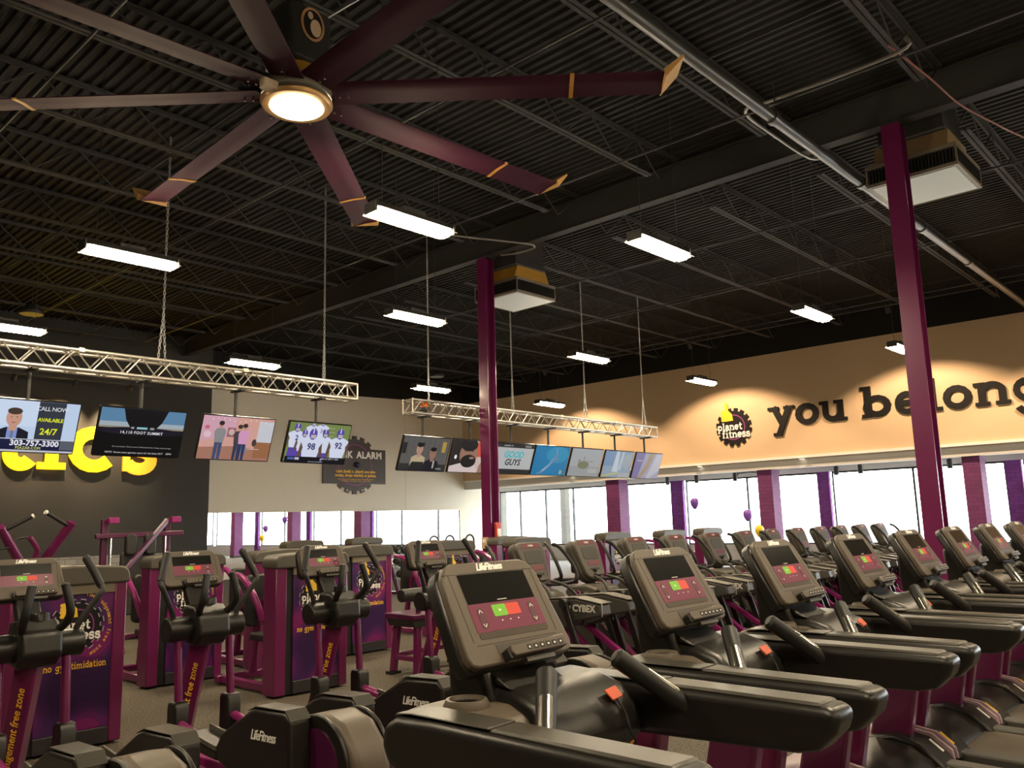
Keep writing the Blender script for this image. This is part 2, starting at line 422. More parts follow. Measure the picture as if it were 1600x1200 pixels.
# charcoal wall on the left, stone tile below
wl = struct(MB().box((X0, 25.0, 1.0), (12.93, 25.25, 7.8)).build('wall_left', CHAR, smooth=False))
MB().box((X0, 24.97, 0), (12.93, 25.25, 1.0)).build('stone_wainscot', WAINS, wl, smooth=False)
struct(MB().box((12.68, 25.25, 0), (12.93, Y1+.2, 7.8)).build('wall_return', CHAR, smooth=False))
struct(MB().box((X0-.2, Y0, 0), (X0, 25.25, 7.8)).build('wall_side', CHAR, smooth=False))
struct(MB().box((X0-.2, Y0-.2, 0), (X1, Y0, 7.8)).build('wall_front', BEIGE, smooth=False))

# right wall: tan fascia above a lower window bay
FX = 25.25
wr = struct(MB().box((FX, Y0, 3.36), (FX+.2, Y1, 6.78)).build('wall_right', TAN, smooth=False))
MB().box((FX, Y0, 6.78), (FX+.2, Y1, 7.8)).build('black_upper_strip', CEILB, wr, smooth=False)
MB().box((FX-.10, Y0, 3.34), (FX+.22, Y1, 3.42)).build('ledge', WHITEP, wr, smooth=False)
MB().box((FX+.05, Y0, 3.06), (FX+.35, Y1, 3.34)).build('bulkhead', SOFFIT, wr, smooth=False)
struct(MB().box((FX+.35, Y0, 3.20), (27.75, Y1, 3.30)).build('ceiling_bay', SOFFIT, smooth=False))
ww = MB(); ww.box((27.5, Y0, 2.98), (27.75, Y1, 3.3)); ww.box((27.5, Y0, 0), (27.75, Y1, .62))
struct(ww.build('wall_window', SOFFIT, smooth=False))
FRAME = mat('window_frame_dark', (.03, .03, .03), .5)
MB().box((27.5-.3, Y1-.0, 0), (27.75, Y1+.02, 3.0))
def window(n, y0, y1, mull):
    f = MB(); t = .05
    f.box((27.52, y0, .62), (27.62, y0+t, 2.98)); f.box((27.52, y1-t, .62), (27.62, y1, 2.98))
    f.box((27.52, y0, .62), (27.62, y1, .67)); f.box((27.52, y0, 2.92), (27.62, y1, 2.98))
    w = struct(f.build('window_%d' % n, FRAME, smooth=False))
    ys = [y0] + list(mull) + [y1]
    for m_ in mull: MB().box((27.52, m_-.03, .67), (27.62, m_+.03, 2.92)).build('mullion', FRAME, w, smooth=False)
    for a, b in zip(ys, ys[1:]):
        MB().box((27.565, a+.03, .67), (27.575, b-.03, 2.92)).build('pane', GLASSW, w, smooth=False)
window(1, 17.2, Y1, (19.28, 22.02, 23.53, 25.02))
window(2, 11.5, 16.6, (14.1,))
window(3, 5.95, 11.05, (8.5,))
window(4, .4, 5.5, (2.9,))
window(5, -5.2, -.1, (-2.6,))
def pier(y0, y1, lab, x0=25.42, x1=25.98, m=PBRICK2, z=3.2):
    o = thing('brick_pier', lab, 'pillar', ((x0+x1)/2, (y0+y1)/2, 0), group='purple brick piers by the windows')
    w, h = (x1-x0)/2, (y1-y0)/2
    MB().box((-w, -h, 0), (w, h, z-.14)).build('shaft', m, o, smooth=False)
    MB().box((-w-.01, -h-.01, 0), (w+.01, h+.01, .12)).build('base', DARKM, o, smooth=False)
    return o
pier(18.15, 18.75, 'purple brick pier left of the hanging balloons')
pier(12.15, 12.65, 'plum brick pier behind the yellow balloon')
pier(6.1, 6.55, 'plum brick pier to the right of the tall steel column')
pier(.3, .75, 'plum brick pier beside the window off to the right')
pier(16.62, 17.15, 'narrow purple pier at the window left of the floating purple balloons', 27.33, 27.48, PBRICK, 3.12)
pier(11.08, 11.48, 'narrow violet pier between two windows behind the far consoles', 27.33, 27.48, PBRICK, 3.12)
pier(5.52, 5.93, 'narrow violet pier at the right edge of the picture', 27.33, 27.48, PBRICK, 3.12)

# outdoors
struct(MB().box((27.8, -60, -.3), (140, 90, -.05)).build('ground_outside', mat('pale_paving', (.62, .61, .58), .9), smooth=False))
def stone_pillar(x, y, lab):
    o = thing('stone_pillar', lab, 'pillar', (x, y, -.05), group='stone pillars outdoors')
    MB().box((-.16, -.16, 0), (.16, .16, 3.3)).build('shaft', STONE, o, smooth=False)
    MB().box((-.2, -.2, 3.3), (.2, .2, 3.42)).build('cap', STONE, o, smooth=False)
stone_pillar(31, 25.3, 'stone pillar standing outside, seen between two left window mullions')
stone_pillar(31, 29.4, 'stone pillar outside the window right beside the purple steel column')

# ------------------------------------------------------------------ steel columns
def steel_column(x, y, lab):
    o = thing('steel_column', lab, 'column', (x, y, 0), group='purple steel columns')
    m = MB(); m.box((-.125, -.125, .03), (-.105, .125, 7.07)); m.box((.105, -.125, .03), (.125, .125, 7.07)); m.box((-.105, -.007, .03), (.105, .007, 7.07))
    m.build('shaft', PURP, o, smooth=False)
    MB().box((-.2, -.2, 0), (.2, .2, .03)).build('base_plate', PURPD, o, smooth=False)
    MB().box((-.16, -.16, 7.05), (.16, .16, 7.078)).build('cap_plate', DARKM, o, smooth=False)
    return o
c1 = steel_column(12.0, 11.7, 'purple steel column in the middle of the room beside the hanging screens')
c2 = steel_column(12.0, 3.49, 'tall purple steel column in front of the black wall lettering')
e = thing('fire_extinguisher_cabinet', 'small red extinguisher case mounted on the middle steel column', 'extinguisher', (12.0, 11.53, 1.16))
MB().box((-.07, -.05, 0), (.07, .02, .46)).build('case', mat('extinguisher_red', (.5, .05, .03), .4), e, bevel=.015)
MB().box((-.05, -.055, .12), (.05, -.05, .34)).build('label_plate', WTEXT, e, smooth=False)
e = thing('wall_phone_box', 'small cream box on the left side of the middle steel column', 'box', (11.86, 11.7, 1.12))
MB().box((-.07, -.07, 0), (0, .07, .22)).build('case', mat('cream_plastic', (.6, .42, .28), .5), e, bevel=.01)
MB().box((-.075, -.04, .12), (-.07, .04, .19)).build('cover', WTEXT, e, smooth=False)

# ------------------------------------------------------------------ pipes overhead
def pipe(name, lab, pts, r, m, cat='pipe', couplings=(), hang=()):
    o = thing(name, lab, cat, pts[0])
    b = Vector(pts[0])
    MB().tube([Vector(p)-b for p in pts], r, 12).build('pipe_run', m, o)
    for q in couplings:
        a = Vector(q)-b; dd = (Vector(pts[1])-Vector(pts[0])).normalized()*.06
        MB().cyl(a-dd, a+dd, r*1.25, 14).build('coupling', m, o)
    for q in hang:
        MB().cyl(Vector(q)-b, Vector((q[0], q[1], 7.12))-b, .008, 6).build('hanger_rod', DARKM, o)
    return o
pipe('sprinkler_main', 'thick grey sprinkler main crossing the ceiling at the right', [(-6, 4.2, 6.6), (25.1, 4.2, 6.6)], .075, mat('pipe_grey', (.11, .11, .11), .35, .7),
     couplings=[(9.6, 4.2, 6.6), (12.6, 4.2, 6.6), (15.5, 4.2, 6.6), (18.4, 4.2, 6.6)], hang=[(5.5, 4.2, 6.6), (9.7, 4.2, 6.6), (14.4, 4.2, 6.6), (19.5, 4.2, 6.6)])
PTHIN = mat('thin_pipe', (.06, .06, .06), .4, .5)
for xx, nm in ((3.0, 'nearest to the fan hub'), (6.6, 'just right of the fan hub'), (9.7, 'meeting the sprinkler main near the fan blade tip'), (14.1, 'behind the first row of ceiling lights'), (17.4, 'above the middle far lights'), (21.2, 'near the tan wall')):
    pipe('sprinkler_branch', 'thin dark sprinkler branch line ' + nm, [(xx, .5, 6.82), (xx, 24.6, 6.82)], .016, PTHIN, couplings=[(xx, 3.0, 6.82), (xx, 7.6, 6.82), (xx, 12.2, 6.82)])
CG = mat('conduit_grey', (.32, .31, .29), .4, .6)
pipe('conduit', 'pale bent electrical conduit above the middle steel column', bez([(10.0, 11.2, 7.07), (10.43, 10.96, 7.0), (11.75, 10.36, 7.0), (12.04, 10.36, 7.0), (12.10, 10.55, 7.0), (12.06, 10.9, 7.0), (12.06, 11.3, 7.06)], 5), .02, CG)
pipe('gas_pipe', 'slim conduit with a hooked end beside the thick sprinkler main', bez([(12.3, 4.50, 7.06), (11.8, 4.64, 6.9), (10.5, 4.68, 6.9), (9.85, 4.66, 6.9), (9.66, 4.52, 6.9), (9.72, 4.35, 6.9), (9.77, 2.72, 6.92), (9.78, 2.6, 7.08)], 5), .022, CG)
pipe('red_cable', 'sagging reddish cable at the upper right of the ceiling', bez([(9.8, 2.80, 7.08), (10.6, 2.6, 6.9), (11.6, 2.5, 6.86), (12.7, 2.28, 6.86), (14.0, 2.1, 6.95), (15.0, 2.4, 7.09)], 6), .012, mat('cable_red', (.25, .08, .07), .5), cat='cable')

# ------------------------------------------------------------------ high-bay lights
def highbay():
    o = thing('high_bay_light', 'x', 'ceiling light', group='long pendant high bay lights')
    L, w = .575, .095
    MB().prism([(-w*.75, .10), (-w, .035), (-w*.9, .03), (w*.9, .03), (w, .035), (w*.75, .10)], 'x', -L+.02, L-.02).build('housing', DARKM, o, bevel=.008)
    MB().prism([(-w*1.0, .03), (-w*.95, -.02), (-w*.6, -.055), (w*.6, -.055), (w*.95, -.02), (w*1.0, .03)], 'x', -L+.05, L-.05).build('lens', LENS, o, smooth=False)
    for s in (-1, 1):
        MB().prism([(s*w*1.05, .004), (s*w*1.55, -.02), (s*w*1.55, -.028), (s*w*1.05, -.006)], 'x', -L, L).build('reflector_fin', mat('reflector_white', (.85, .8, .7), .5), o, smooth=False)
        MB().box((s*L-.012, -w*1.1, -.03), (s*L+.012, w*1.1, .09)).build('end_cap', DARKM, o, bevel=.006)
        MB().cyl((s*.42, 0, .10), (s*.42, 0, 2.655), .004, 5).build('suspension_cable', DARKM, o)
    MB().box((-.16, -.06, .10), (.16, .06, .15)).build('driver_box', DARKM, o, bevel=.006)
    return o
HB = [((5.9, 6.9), 'long light right below the big fan, nearest the middle column'),
      ((4.15, 10.2), 'long light at left above the first screens'),
      ((4.2, 15.1), 'long light at the left edge of the picture'),
      ((8.85, 15.4), 'long light just above the left truss end'),
      ((8.85, 10.25), 'long light left of the middle column, beside the first duct unit'),
      ((13.95, 15.6), 'small far light above the left end of the right truss'),
      ((18.6, 15.6), 'small far light above the middle of the right truss'),
      ((8.78, 5.45), 'long light right of the first duct unit, largest on the right side'),
      ((13.77, 5.6), 'light in front of the tan wall, left of the tall steel column'),
      ((13.87, 10.5), 'light right of the middle column, above the right truss'),
      ((18.6, 10.55), 'light hanging just above the round wall logo'),
      ((18.3, 5.62), 'light partly hidden by the tall steel column'),
      ((-.6, 5.6), 'long light outside the picture to the left of the fan'), ((-.6, 10.3), 'long light outside the picture left of the screens'), ((-.6, .8), 'long light overhead, left of the camera'),
      ((4.1, .8), 'long light above the treadmill row'), ((8.8, .8), 'long light above the far treadmills'), ((13.8, .8), 'long light over the reception desk'),
      ((-.6, -4.0), 'long light behind the camera at left'), ((4.1, -4.0), 'long light behind the treadmills'), ((8.8, -4.0), 'long light behind the treadmills at right')]
hb0 = highbay()
for i, ((x_, y_), lab) in enumerate(HB):
    o = hb0 if i == 0 else copy_tree(hb0)
    o.location = (x_, y_, 5.0); o['label'] = lab

# ------------------------------------------------------------------ big ceiling fan
def fan():
    cx, cy, cz = 4.13, 6.50, 5.73
    o = thing('ceiling_fan', 'huge eight bladed purple ceiling fan with a round lamp at its hub', 'ceiling fan', (cx, cy, cz))
    MB().lathe([(0, .10), (.30, .10), (.33, .06), (.33, -.04), (.30, -.06), (0, -.06)], 32).build('hub', mat('hub_grey', (.35, .33, .28), .4, .6), o)
    MB().lathe([(.0, -.13), (.32, -.13), (.34, -.10), (.34, -.085), (.0, -.085)], 32).build('lamp_ring', mat('lamp_ring_bronze', (.5, .3, .12), .35, .6), o)
    MB().lathe([(0, -.15), (.24, -.145), (.255, -.132), (0, -.131)], 32).build('lamp_lens', glow('fan_lamp', (1., .84, .55), 40), o)
    for k in range(8):
        a = R(-48+45*k); M = Matrix.Rotation(a, 4, 'Z')
        b = MB()
        pr = [(-.16, .030), (-.08, .030), (.03, .012), (.16, -.026), (.158, -.034), (.0, .002), (-.15, .018)]
        b.prism(pr, 'x', .34, 3.52)
        bl = b.build('blade', mat('blade_plum', (.045, .008, .022), .6, spec=.15), o, M, ang=50)
        MB().prism([(3.52, -.03), (3.70, .17), (3.69, .19), (3.50, .05)], 'y', -.17, .20).build('winglet', mat('winglet_orange', (.62, .36, .12), .45), bl, Matrix(), smooth=False)
        MB().prism([(-.165, .036), (-.08, .036), (.03, .018), (.165, -.024), (.162, -.040), (.0, -.004), (-.156, .012)], 'x', 2.62, 2.66).build('stripe_band', mat('band_orange', (.55, .27, .04), .4), bl, Matrix(), smooth=False)
        q = MB()
        q.box((.25, -.06, .06), (.55, .06, .075)); q.build('blade_bracket', DARKM, bl, Matrix(), smooth=False)
        for dx in (.42, .50): MB().cyl((dx, 0, -.05), (dx, 0, .09), .012, 8).build('bolt', CHROME, bl, Matrix())
    MB().lathe([(0, .24), (.22, .24), (.26, .10), (0, .10)], 24).build('gear_plate', mat('gear_yellow', (.45, .25, .03), .5), o)
    m = MB(); m.prism(rrect(.5, .5, .1), 'z', .24, .80); m.build('motor_housing', mat('motor_black', (.02, .02, .018), .5), o, bevel=.03)
    em = MB(); em.prism(ell(0, 0, .13, .17, 24), 'z', 0, .006)
    Me = frame_matrix((.0, -.252, .62), (1, 0, 0), (0, 0, 1))
    eo = em.build('emblem', mat('emblem_orange', (.45, .24, .10), .5), o, Me)
    MB().prism(ell(.0, .0, .105, .145, 24), 'z', .006, .008).build('emblem_field', LOGOB, eo, Matrix())
    s_ = MB(); s_.flat(ell(.03, -.03, .06, .09, 16), .0095); s_.flat(ell(-.03, .08, .03, .04, 12), .0095); s_.build('emblem_mark', mat('emblem_cream', (.6, .45, .3), .5), eo, Matrix())
    MB().cyl((0, 0, .8), (0, 0, 1.42), .05, 14).build('down_tube', DARKM, o)
    MB().box((-.2, -.2, 1.38), (.2, .2, 1.42)).build('mount_plate', DARKM, o, smooth=False)
    for k in range(4):
        a = R(45+90*k); MB().cyl((.2*math.cos(a), .2*math.sin(a), .75), (1.2*math.cos(a), 1.2*math.sin(a), 1.40), .006, 6).build('guy_wire', STEEL, o)
    MB().tube(bez([(.2, -.2, .22), (.36, -.16, .36), (.42, -.05, .62), (.34, .05, .8)], 6), .012, 8).build('power_lead', CHROME, o)
    MB().prism(rrect(.16, .10, .03), 'z', -.12, -.04, Matrix.Translation((-.36, -.10, 0))).build('sensor', mat('sensor_cream', (.55, .45, .32), .5), o)
    return o
fan()

# ------------------------------------------------------------------ square duct diffusers
def duct_unit(x, y, z, lab, front):
    o = thing('duct_diffuser', lab, 'air diffuser', (x, y, z), group='square air diffusers')
    w = .62
    FR = mat('diffuser_frame', (.22, .19, .15), .5, .3)
    MB().prism(rrect(2*w, 2*w, .01, 1), 'z', 0, .05).build('bottom_frame', FR, o, smooth=False)
    MB().box((-w+.06, -w+.06, -.006), (w-.06, w-.06, .0)).build('bottom_panel', mat('diffuser_panel', (.62, .68, .72), .6), o, smooth=False)
    MB().box((-w, -w, .27), (w, w, .33)).build('top_rim', FR, o, smooth=False)
    for sx, sy in ((1, 1), (1, -1), (-1, 1), (-1, -1)):
        MB().box((sx*w-.025*(sx > 0)-.0*1, sy*w-.025*(sy > 0), .05), (sx*w+.025*(sx < 0), sy*w+.025*(sy < 0), .27)).build('corner_post', FR, o, smooth=False)
    MB().box((-w+.06, -w+.06, .05), (w-.06, w-.06, .27)).build('inner_core', mat('diffuser_core', (.02, .018, .015), .7), o, smooth=False)
    for k in range(4):
        M = Matrix.Rotation(k*PI/2, 4, 'Z'); v = MB(); v_n = 26
        for i in range(v_n):
            a = -w+.05+(2*w-.1)*i/(v_n-1); v.box((a-.006, -w+.004, .055), (a+.006, -w+.05, .265))
        lo = v.build('louvre_fins', DARKM, o, M, smooth=False); lo['kind'] = 'stuff'
    MB().prism([(-w+.05, .33), (w-.05, .33), (w-.17, .62), (-w+.17, .62)], 'y', -w+.12, w-.12).build('neck', mat('duct_liner_%d' % int(100*front[0]), front, .5, .2), o, smooth=False)
    MB().box((-w+.17, -w+.17, .62), (w-.17, w-.17, 7.655-z)).build('duct_riser', mat('duct_dark', (.05, .048, .045), .5, .3), o, smooth=False)
    for zz in (.64, 1.0):
        if z+zz < 7.05: MB().box((-w+.15, -w+.15, zz), (w-.15, w-.15, zz+.03)).build('duct_flange', mat('flange_grey', (.2, .2, .2), .4, .5), o, smooth=False)
    return o
duct_unit(12.93, 11.72, 6.3, 'square air diffuser with pale panel hanging right of the middle column', (.55, .30, .04))
duct_unit(12.84, 3.38, 6.33, 'square air diffuser with grey panel behind the tall steel column', (.35, .24, .12))

# ceiling speakers
for (x_, y_), lab in (((6.0, 19.9), 'round ceiling speaker above the charcoal wall at left'), ((18.4, 20.3), 'round ceiling speaker above the right truss end')):
    o = thing('ceiling_speaker', lab, 'speaker', (x_, y_, 6.45), group='round pendant speakers')
    MB().lathe([(0, .22), (.10, .22), (.24, .06), (.24, 0), (0, 0)], 24).build('shell', DARKM, o)
    MB().lathe([(0, -.006), (.22, -.006), (.22, .0), (0, .0)], 24).build('grille', mat('grille_grey', (.12, .11, .10), .5), o)
    MB().cyl((0, 0, .22), (0, 0, .68), .006, 6).build('cable', DARKM, o)

# ================================================================== TRUSSES AND SCREENS
def chain_mesh(mb, a, b, s=.055):
    a, b = Vector(a), Vector(b); d = b-a; n = max(2, int(d.length/s)); dn = d.normalized()
    x = dn.cross(Vector((0, 1, .01))).normalized(); y = dn.cross(x)
    for i in range(n):
        c = a+d*((i+.5)/n); w = x if i % 2 else y
        mb.tube([c+dn*(s*.68*math.cos(t))+w*(s*.30*math.sin(t)) for t in [2*PI*k/6 for k in range(6)]], .006, 4, closed=True)
def truss(x0, x1, y, zb, zt, lab, chains):
    o = thing('lighting_truss', lab, 'truss', (x0, y, zb), group='aluminium box trusses')
    L = x1-x0; h = zt-zb; hw = .145
    for yy, zz in ((-hw, 0), (hw, 0), (-hw, h), (hw, h)):
        MB().cyl((0, yy, zz), (L, yy, zz), .025, 12).build('chord', ALU, o)
    k = int(L/.44); st = L/k
    faces = [((-hw, 0), (-hw, h)), ((hw, 0), (hw, h)), ((-hw, h), (hw, h)), ((-hw, 0), (hw, 0))]
    for fi, (p, q) in enumerate(faces):
        m = MB()
        for i in range(k):
            a = i*st
            m.cyl((a, p[0], p[1]), (a+st/2, q[0], q[1]), .010, 6); m.cyl((a+st/2, q[0], q[1]), (a+st, p[0], p[1]), .010, 6)
        z = m.build('lacing', ALU, o); z['kind'] = 'stuff'
    for xx in (.0, L):
        m = MB(); m.cyl((xx, -hw, 0), (xx, hw, 0), .014, 8); m.cyl((xx, -hw, h), (xx, hw, h), .014, 8); m.cyl((xx, -hw, 0), (xx, -hw, h), .014, 8); m.cyl((xx, hw, 0), (xx, hw, h), .014, 8)
        m.build('end_frame', ALU, o)
    for xx in [v for v in (L*.27, L*.53, L*.78)]:
        MB().box((xx-.04, -hw-.03, h-.03), (xx+.04, hw+.03, h+.035)).build('splice_clamp', ALU, o, bevel=.008)
    for xx in chains:
        xx -= x0; m = MB(); top = (xx, 0, h+.75)
        chain_mesh(m, (xx-.12, -hw, h), top); chain_mesh(m, (xx+.12, hw, h), top); chain_mesh(m, top, (xx, 0, 7.65-zb))
        c = m.build('hanging_chain', STEEL, o)
    return o
truss(-1.0, 8.85, 12.0, 3.83, 4.10, 'long silver box truss at left carrying the four largest screens', (2.0, 5.4, 8.25))
truss(10.55, 19.2, 12.5, 3.79, 4.05, 'long silver box truss at right carrying seven screens', (11.1, 13.6, 16.25, 18.8))

PICM = {}
def pm(c, s=1.):
    k = tuple(round(v, 3) for v in c)+(s,)
    if k not in PICM: PICM[k] = glow('screen_%d' % len(PICM), c, s)
    return PICM[k]
TVS = .95
def clip(poly):
    for ax, lim, sg in ((0, -RX, 1), (0, RX, -1), (1, -RY, 1), (1, RY, -1)):
        out = []
        for i in range(len(poly)):
            p, q = poly[i-1], poly[i]; dp, dq = (p[ax]-lim)*sg, (q[ax]-lim)*sg
            if (dp < 0) != (dq < 0):
                t = dp/(dp-dq); out.append((p[0]+(q[0]-p[0])*t, p[1]+(q[1]-p[1])*t))
            if dq >= 0: out.append(q)
        poly = out
        if len(poly) < 3: return None
    return poly
RX, RY = .605, .342
def picture(parent, shapes, M, words=()):
    shapes = [(clip(list(q)), c_) for q, c_ in shapes]; shapes = [s for s in shapes if s[0]]
    cols = []; mb = MB()
    for i, (poly, c) in enumerate(shapes):
        if c not in cols: cols.append(c)
        mb.cm = cols.index(c); mb.flat(poly, .0005*(i+1))
    mb.build('picture', [pm(c, TVS) for c in cols], parent, M, smooth=False)
    for body, size, x, y, c, k in words:
        text('caption', body, size, pm(c, TVS), parent, M @ Matrix.Translation((x, y, .0005*(len(shapes)+2))), **k)
def figure(u, v, h, skin, top, bot, hair, face=0):
    """flat standing person of height h with feet at (u, v)"""
    s = h
    return [([(u-.10*s, v), (u-.02*s, v), (u, v+.45*s), (u+.02*s, v), (u+.10*s, v), (u+.11*s, v+.5*s), (u-.11*s, v+.5*s)], bot),
            ([(u-.12*s, v+.45*s), (u+.12*s, v+.45*s), (u+.16*s, v+.74*s), (u+.10*s, v+.83*s), (u-.10*s, v+.83*s), (u-.16*s, v+.74*s)], top),
            (ell(u, v+.92*s, .065*s, .085*s, 14), skin), (ell(u+face*.02*s, v+.965*s, .075*s, .06*s, 14), hair)]
def bust(u, v, s, skin, top, hair, shirt=None):
    o = [([(u-.46*s, v-.75*s), (u+.46*s, v-.75*s), (u+.42*s, v-.12*s), (u+.16*s, v+.0*s), (u-.16*s, v+.0*s), (u-.42*s, v-.12*s)], top)]
    if shirt: o += [([(u-.14*s, v-.75*s), (u+.12*s, v-.75*s), (u+.13*s, v+.0*s), (u-.13*s, v+.0*s)], shirt), ([(u-.045*s, v-.75*s), (u+.045*s, v-.75*s), (u+.035*s, v-.1*s), (u-.035*s, v-.1*s)], (.16, .18, .24))]
    o += [(rect(u-.10*s, v-.10*s, u+.10*s, v+.15*s), skin), (ell(u, v+.28*s, .20*s, .27*s, 20), skin), (ell(u, v+.47*s, .19*s, .10*s, 16), hair),
          (ell(u-.07*s, v+.30*s, .025*s, .012*s, 8), hair), (ell(u+.07*s, v+.30*s, .025*s, .012*s, 8), hair), (ell(u, v+.14*s, .06*s, .018*s, 8), (.35, .12, .10))]
    return o
def player(u, v, s, num=None):
    w = (.62, .66, .80); pu = (.10, .06, .36); sk = (.12, .07, .05)
    o = [([(u-.30*s, v-.75*s), (u+.30*s, v-.75*s), (u+.26*s, v-.2*s), (u-.26*s, v-.2*s)], pu),
         ([(u-.26*s, v-.35*s), (u+.26*s, v-.35*s), (u+.40*s, v+.25*s), (u+.18*s, v+.36*s), (u-.18*s, v+.36*s), (u-.40*s, v+.25*s)], w),
         ([(u-.40*s, v+.22*s), (u-.30*s, v+.05*s), (u-.36*s, v-.35*s), (u-.47*s, v-.3*s)], sk), ([(u+.40*s, v+.22*s), (u+.30*s, v+.05*s), (u+.36*s, v-.35*s), (u+.47*s, v-.3*s)], sk),
         (ell(u, v+.50*s, .15*s, .19*s, 16), pu), ([(u-.08*s, v+.36*s), (u+.10*s, v+.36*s), (u+.12*s, v+.48*s), (u-.08*s, v+.48*s)], (.45, .42, .45)), (rect(u-.02*s, v+.52*s, u+.02*s, v+.69*s), w)]
    return o
def tv(xc, yc, zc, pole_top, lab):
    o = thing('hanging_screen', lab, 'television', (xc, yc, zc), group='flat screens hung from the trusses')
    tl = R(20); M = Matrix.Rotation(tl, 4, 'X') @ frame_matrix((0, 0, 0), (1, 0, 0), (0, 0, 1))
    b = MB(); b.prism(rrect(1.24, .715, .008, 1), 'z', -.05, 0); b.build('bezel', mat('tv_black', (.008, .008, .008), .3), o, M, smooth=False)
    MB().prism(rrect(.5, .4, .02, 2), 'z', -.085, -.05).build('back_cover', GRIP, o, M, smooth=False)
    MB().cyl((0, .06, .02), (0, .06, pole_top-zc-.06), .026, 12).build('pole', DARKM, o)
    MB().box((-.045, -.17, pole_top-zc-.06), (.045, .17, pole_top-zc-.027)).build('pole_clamp', DARKM, o, bevel=.008)
    MB().box((-.04, .03, -.08), (.04, .12, .10)).build('tilt_bracket', DARKM, o, bevel=.006)
    sc = MB().box((-.605, -.342, 0), (.605, .342, .0015)).build('screen', mat('screen_glass', (.004, .004, .004), .15), o, M, smooth=False)
    return o, M @ Matrix.Translation((0, 0, .002))
RX, RY = .605, .342
full = rect(-RX, -RY, RX, RY)
# 1 advert with a man in a suit
o, M = tv(3.66, 12.0, 3.03, 3.83, 'screen at the left edge showing a man in a suit and a phone number')
picture(o, [(full, (.50, .62, .80)), (rect(-RX, .0, .1, RY), (.58, .68, .85))] + bust(-.17, -.02, .46, (.55, .30, .22), (.012, .012, .02), (.06, .04, .03), (.20, .28, .62))
        + [(rect(.10, -.165, .43, RY), (.035, .04, .055)), (rect(-RX, -RY, RX, -.165), (.012, .014, .05)), (rect(-RX, -.175, RX, -.165), (.6, .62, .7)), (rect(-RX, -RY, RX, -.315), (.5, .5, .55)), (rect(.43, -.30, RX, -.18), (.10, .11, .14))], M,
        [('CALL NOW', .078, .265, .25, (.8, .8, .85), dict(space=.9)), ('AVAILABLE', .070, .265, .10, (.75, .80, .03), dict(bold=.001, space=.9)), ('24/7', .12, .26, -.06, (.75, .80, .03), dict(bold=.002)),
         ('303-757-3300', .105, .12, -.225, (.8, .8, .85), dict(bold=.003)), ('PSAZAR.COM', .05, .05, -.288, (.7, .72, .2), {}), ('and', .07, -.42, -.215, (.7, .7, .8), dict(shear=.3))])
# 2 dark car advert
o, M = tv(5.15, 12.0, 3.03, 3.83, 'second screen from the left showing a dark car hood and a line of white words')
picture(o, [(full, (.004, .004, .005)), (rect(-RX, .10, RX, RY), (.10, .22, .36)), (rect(-RX, .06, RX, .15), (.34, .40, .45)), (rect(-RX, .06, RX, .085), (.28, .24, .18)),
            ([(-.30, RY), (.34, RY), (.27, .16), (.18, .05), (-.16, .05), (-.25, .18)], (.006, .006, .008)), (ell(0, .02, .62, .06, 24), (.01, .009, .018)), (rect(-.08, .055, .07, .085), (.25, .5, .55)), (rect(-.16, .055, -.12, .085), (.3, .3, .3)), (rect(.11, .055, .17, .085), (.3, .3, .3)), (rect(-RX, -RY, RX, -.05), (.004, .004, .005))], M,
        [('14,110 FOOT SUMMIT', .058, .0, .0, (.75, .75, .75), dict(bold=.0004, space=1.12)), ('Do not attempt. Closed course. Professional driver. Always obey the signs.', .028, .05, -.21, (.3, .3, .3), {}), ('NEWS  Recent news agencies report for the latest 2017', .036, -.05, -.295, (.5, .5, .5), {}), ('ESPN', .036, .45, -.295, (.6, .6, .6), {})])
# 3 pink room
o, M = tv(6.64, 12.0, 3.03, 3.83, 'third screen from the left showing people standing in a pink room')
sh = [(full, (.62, .33, .28)), ([(-RX, -.05), (-.05, .02), (-.05, RY), (-RX, RY)], (.60, .34, .42)), ([(-RX, -RY), (RX, -RY), (RX, -.18), (.0, -.12), (-RX, -.16)], (.36, .17, .12)), (rect(.34, -.05, RX, .30), (.55, .55, .60)), (rect(.32, -.30, RX, -.04), (.30, .13, .06)), (rect(-.18, .02, -.04, .17), (.30, .12, .12)), (ell(-.11, .10, .05, .05), (.55, .40, .38)), (rect(.06, -.22, .18, -.12), (.18, .28, .40)), (ell(-.50, .05, .06, .05), (.7, .5, .55)), (ell(-.52, .16, .04, .03), (.55, .12, .22))]
for i in range(12): sh.append((ell(-.45+i*.09, .29+.02*math.sin(i), .008, .008, 8), (1., .85, .7)))
sh += figure(-.30, -RY, .60, (.45, .25, .18), (.25, .24, .25), (.05, .07, .15), (.03, .02, .02)) + figure(.02, -RY, .56, (.5, .28, .2), (.06, .05, .06), (.03, .04, .08), (.05, .03, .02)) + figure(.10, -RY, .58, (.5, .28, .2), (.6, .30, .48), (.03, .04, .10), (.04, .02, .02)) + [(rect(.19, -.16, .40, -.15), (.6, .5, .45)), (ell(.30, -.05, .04, .06), (.06, .04, .04))]
picture(o, sh, M)
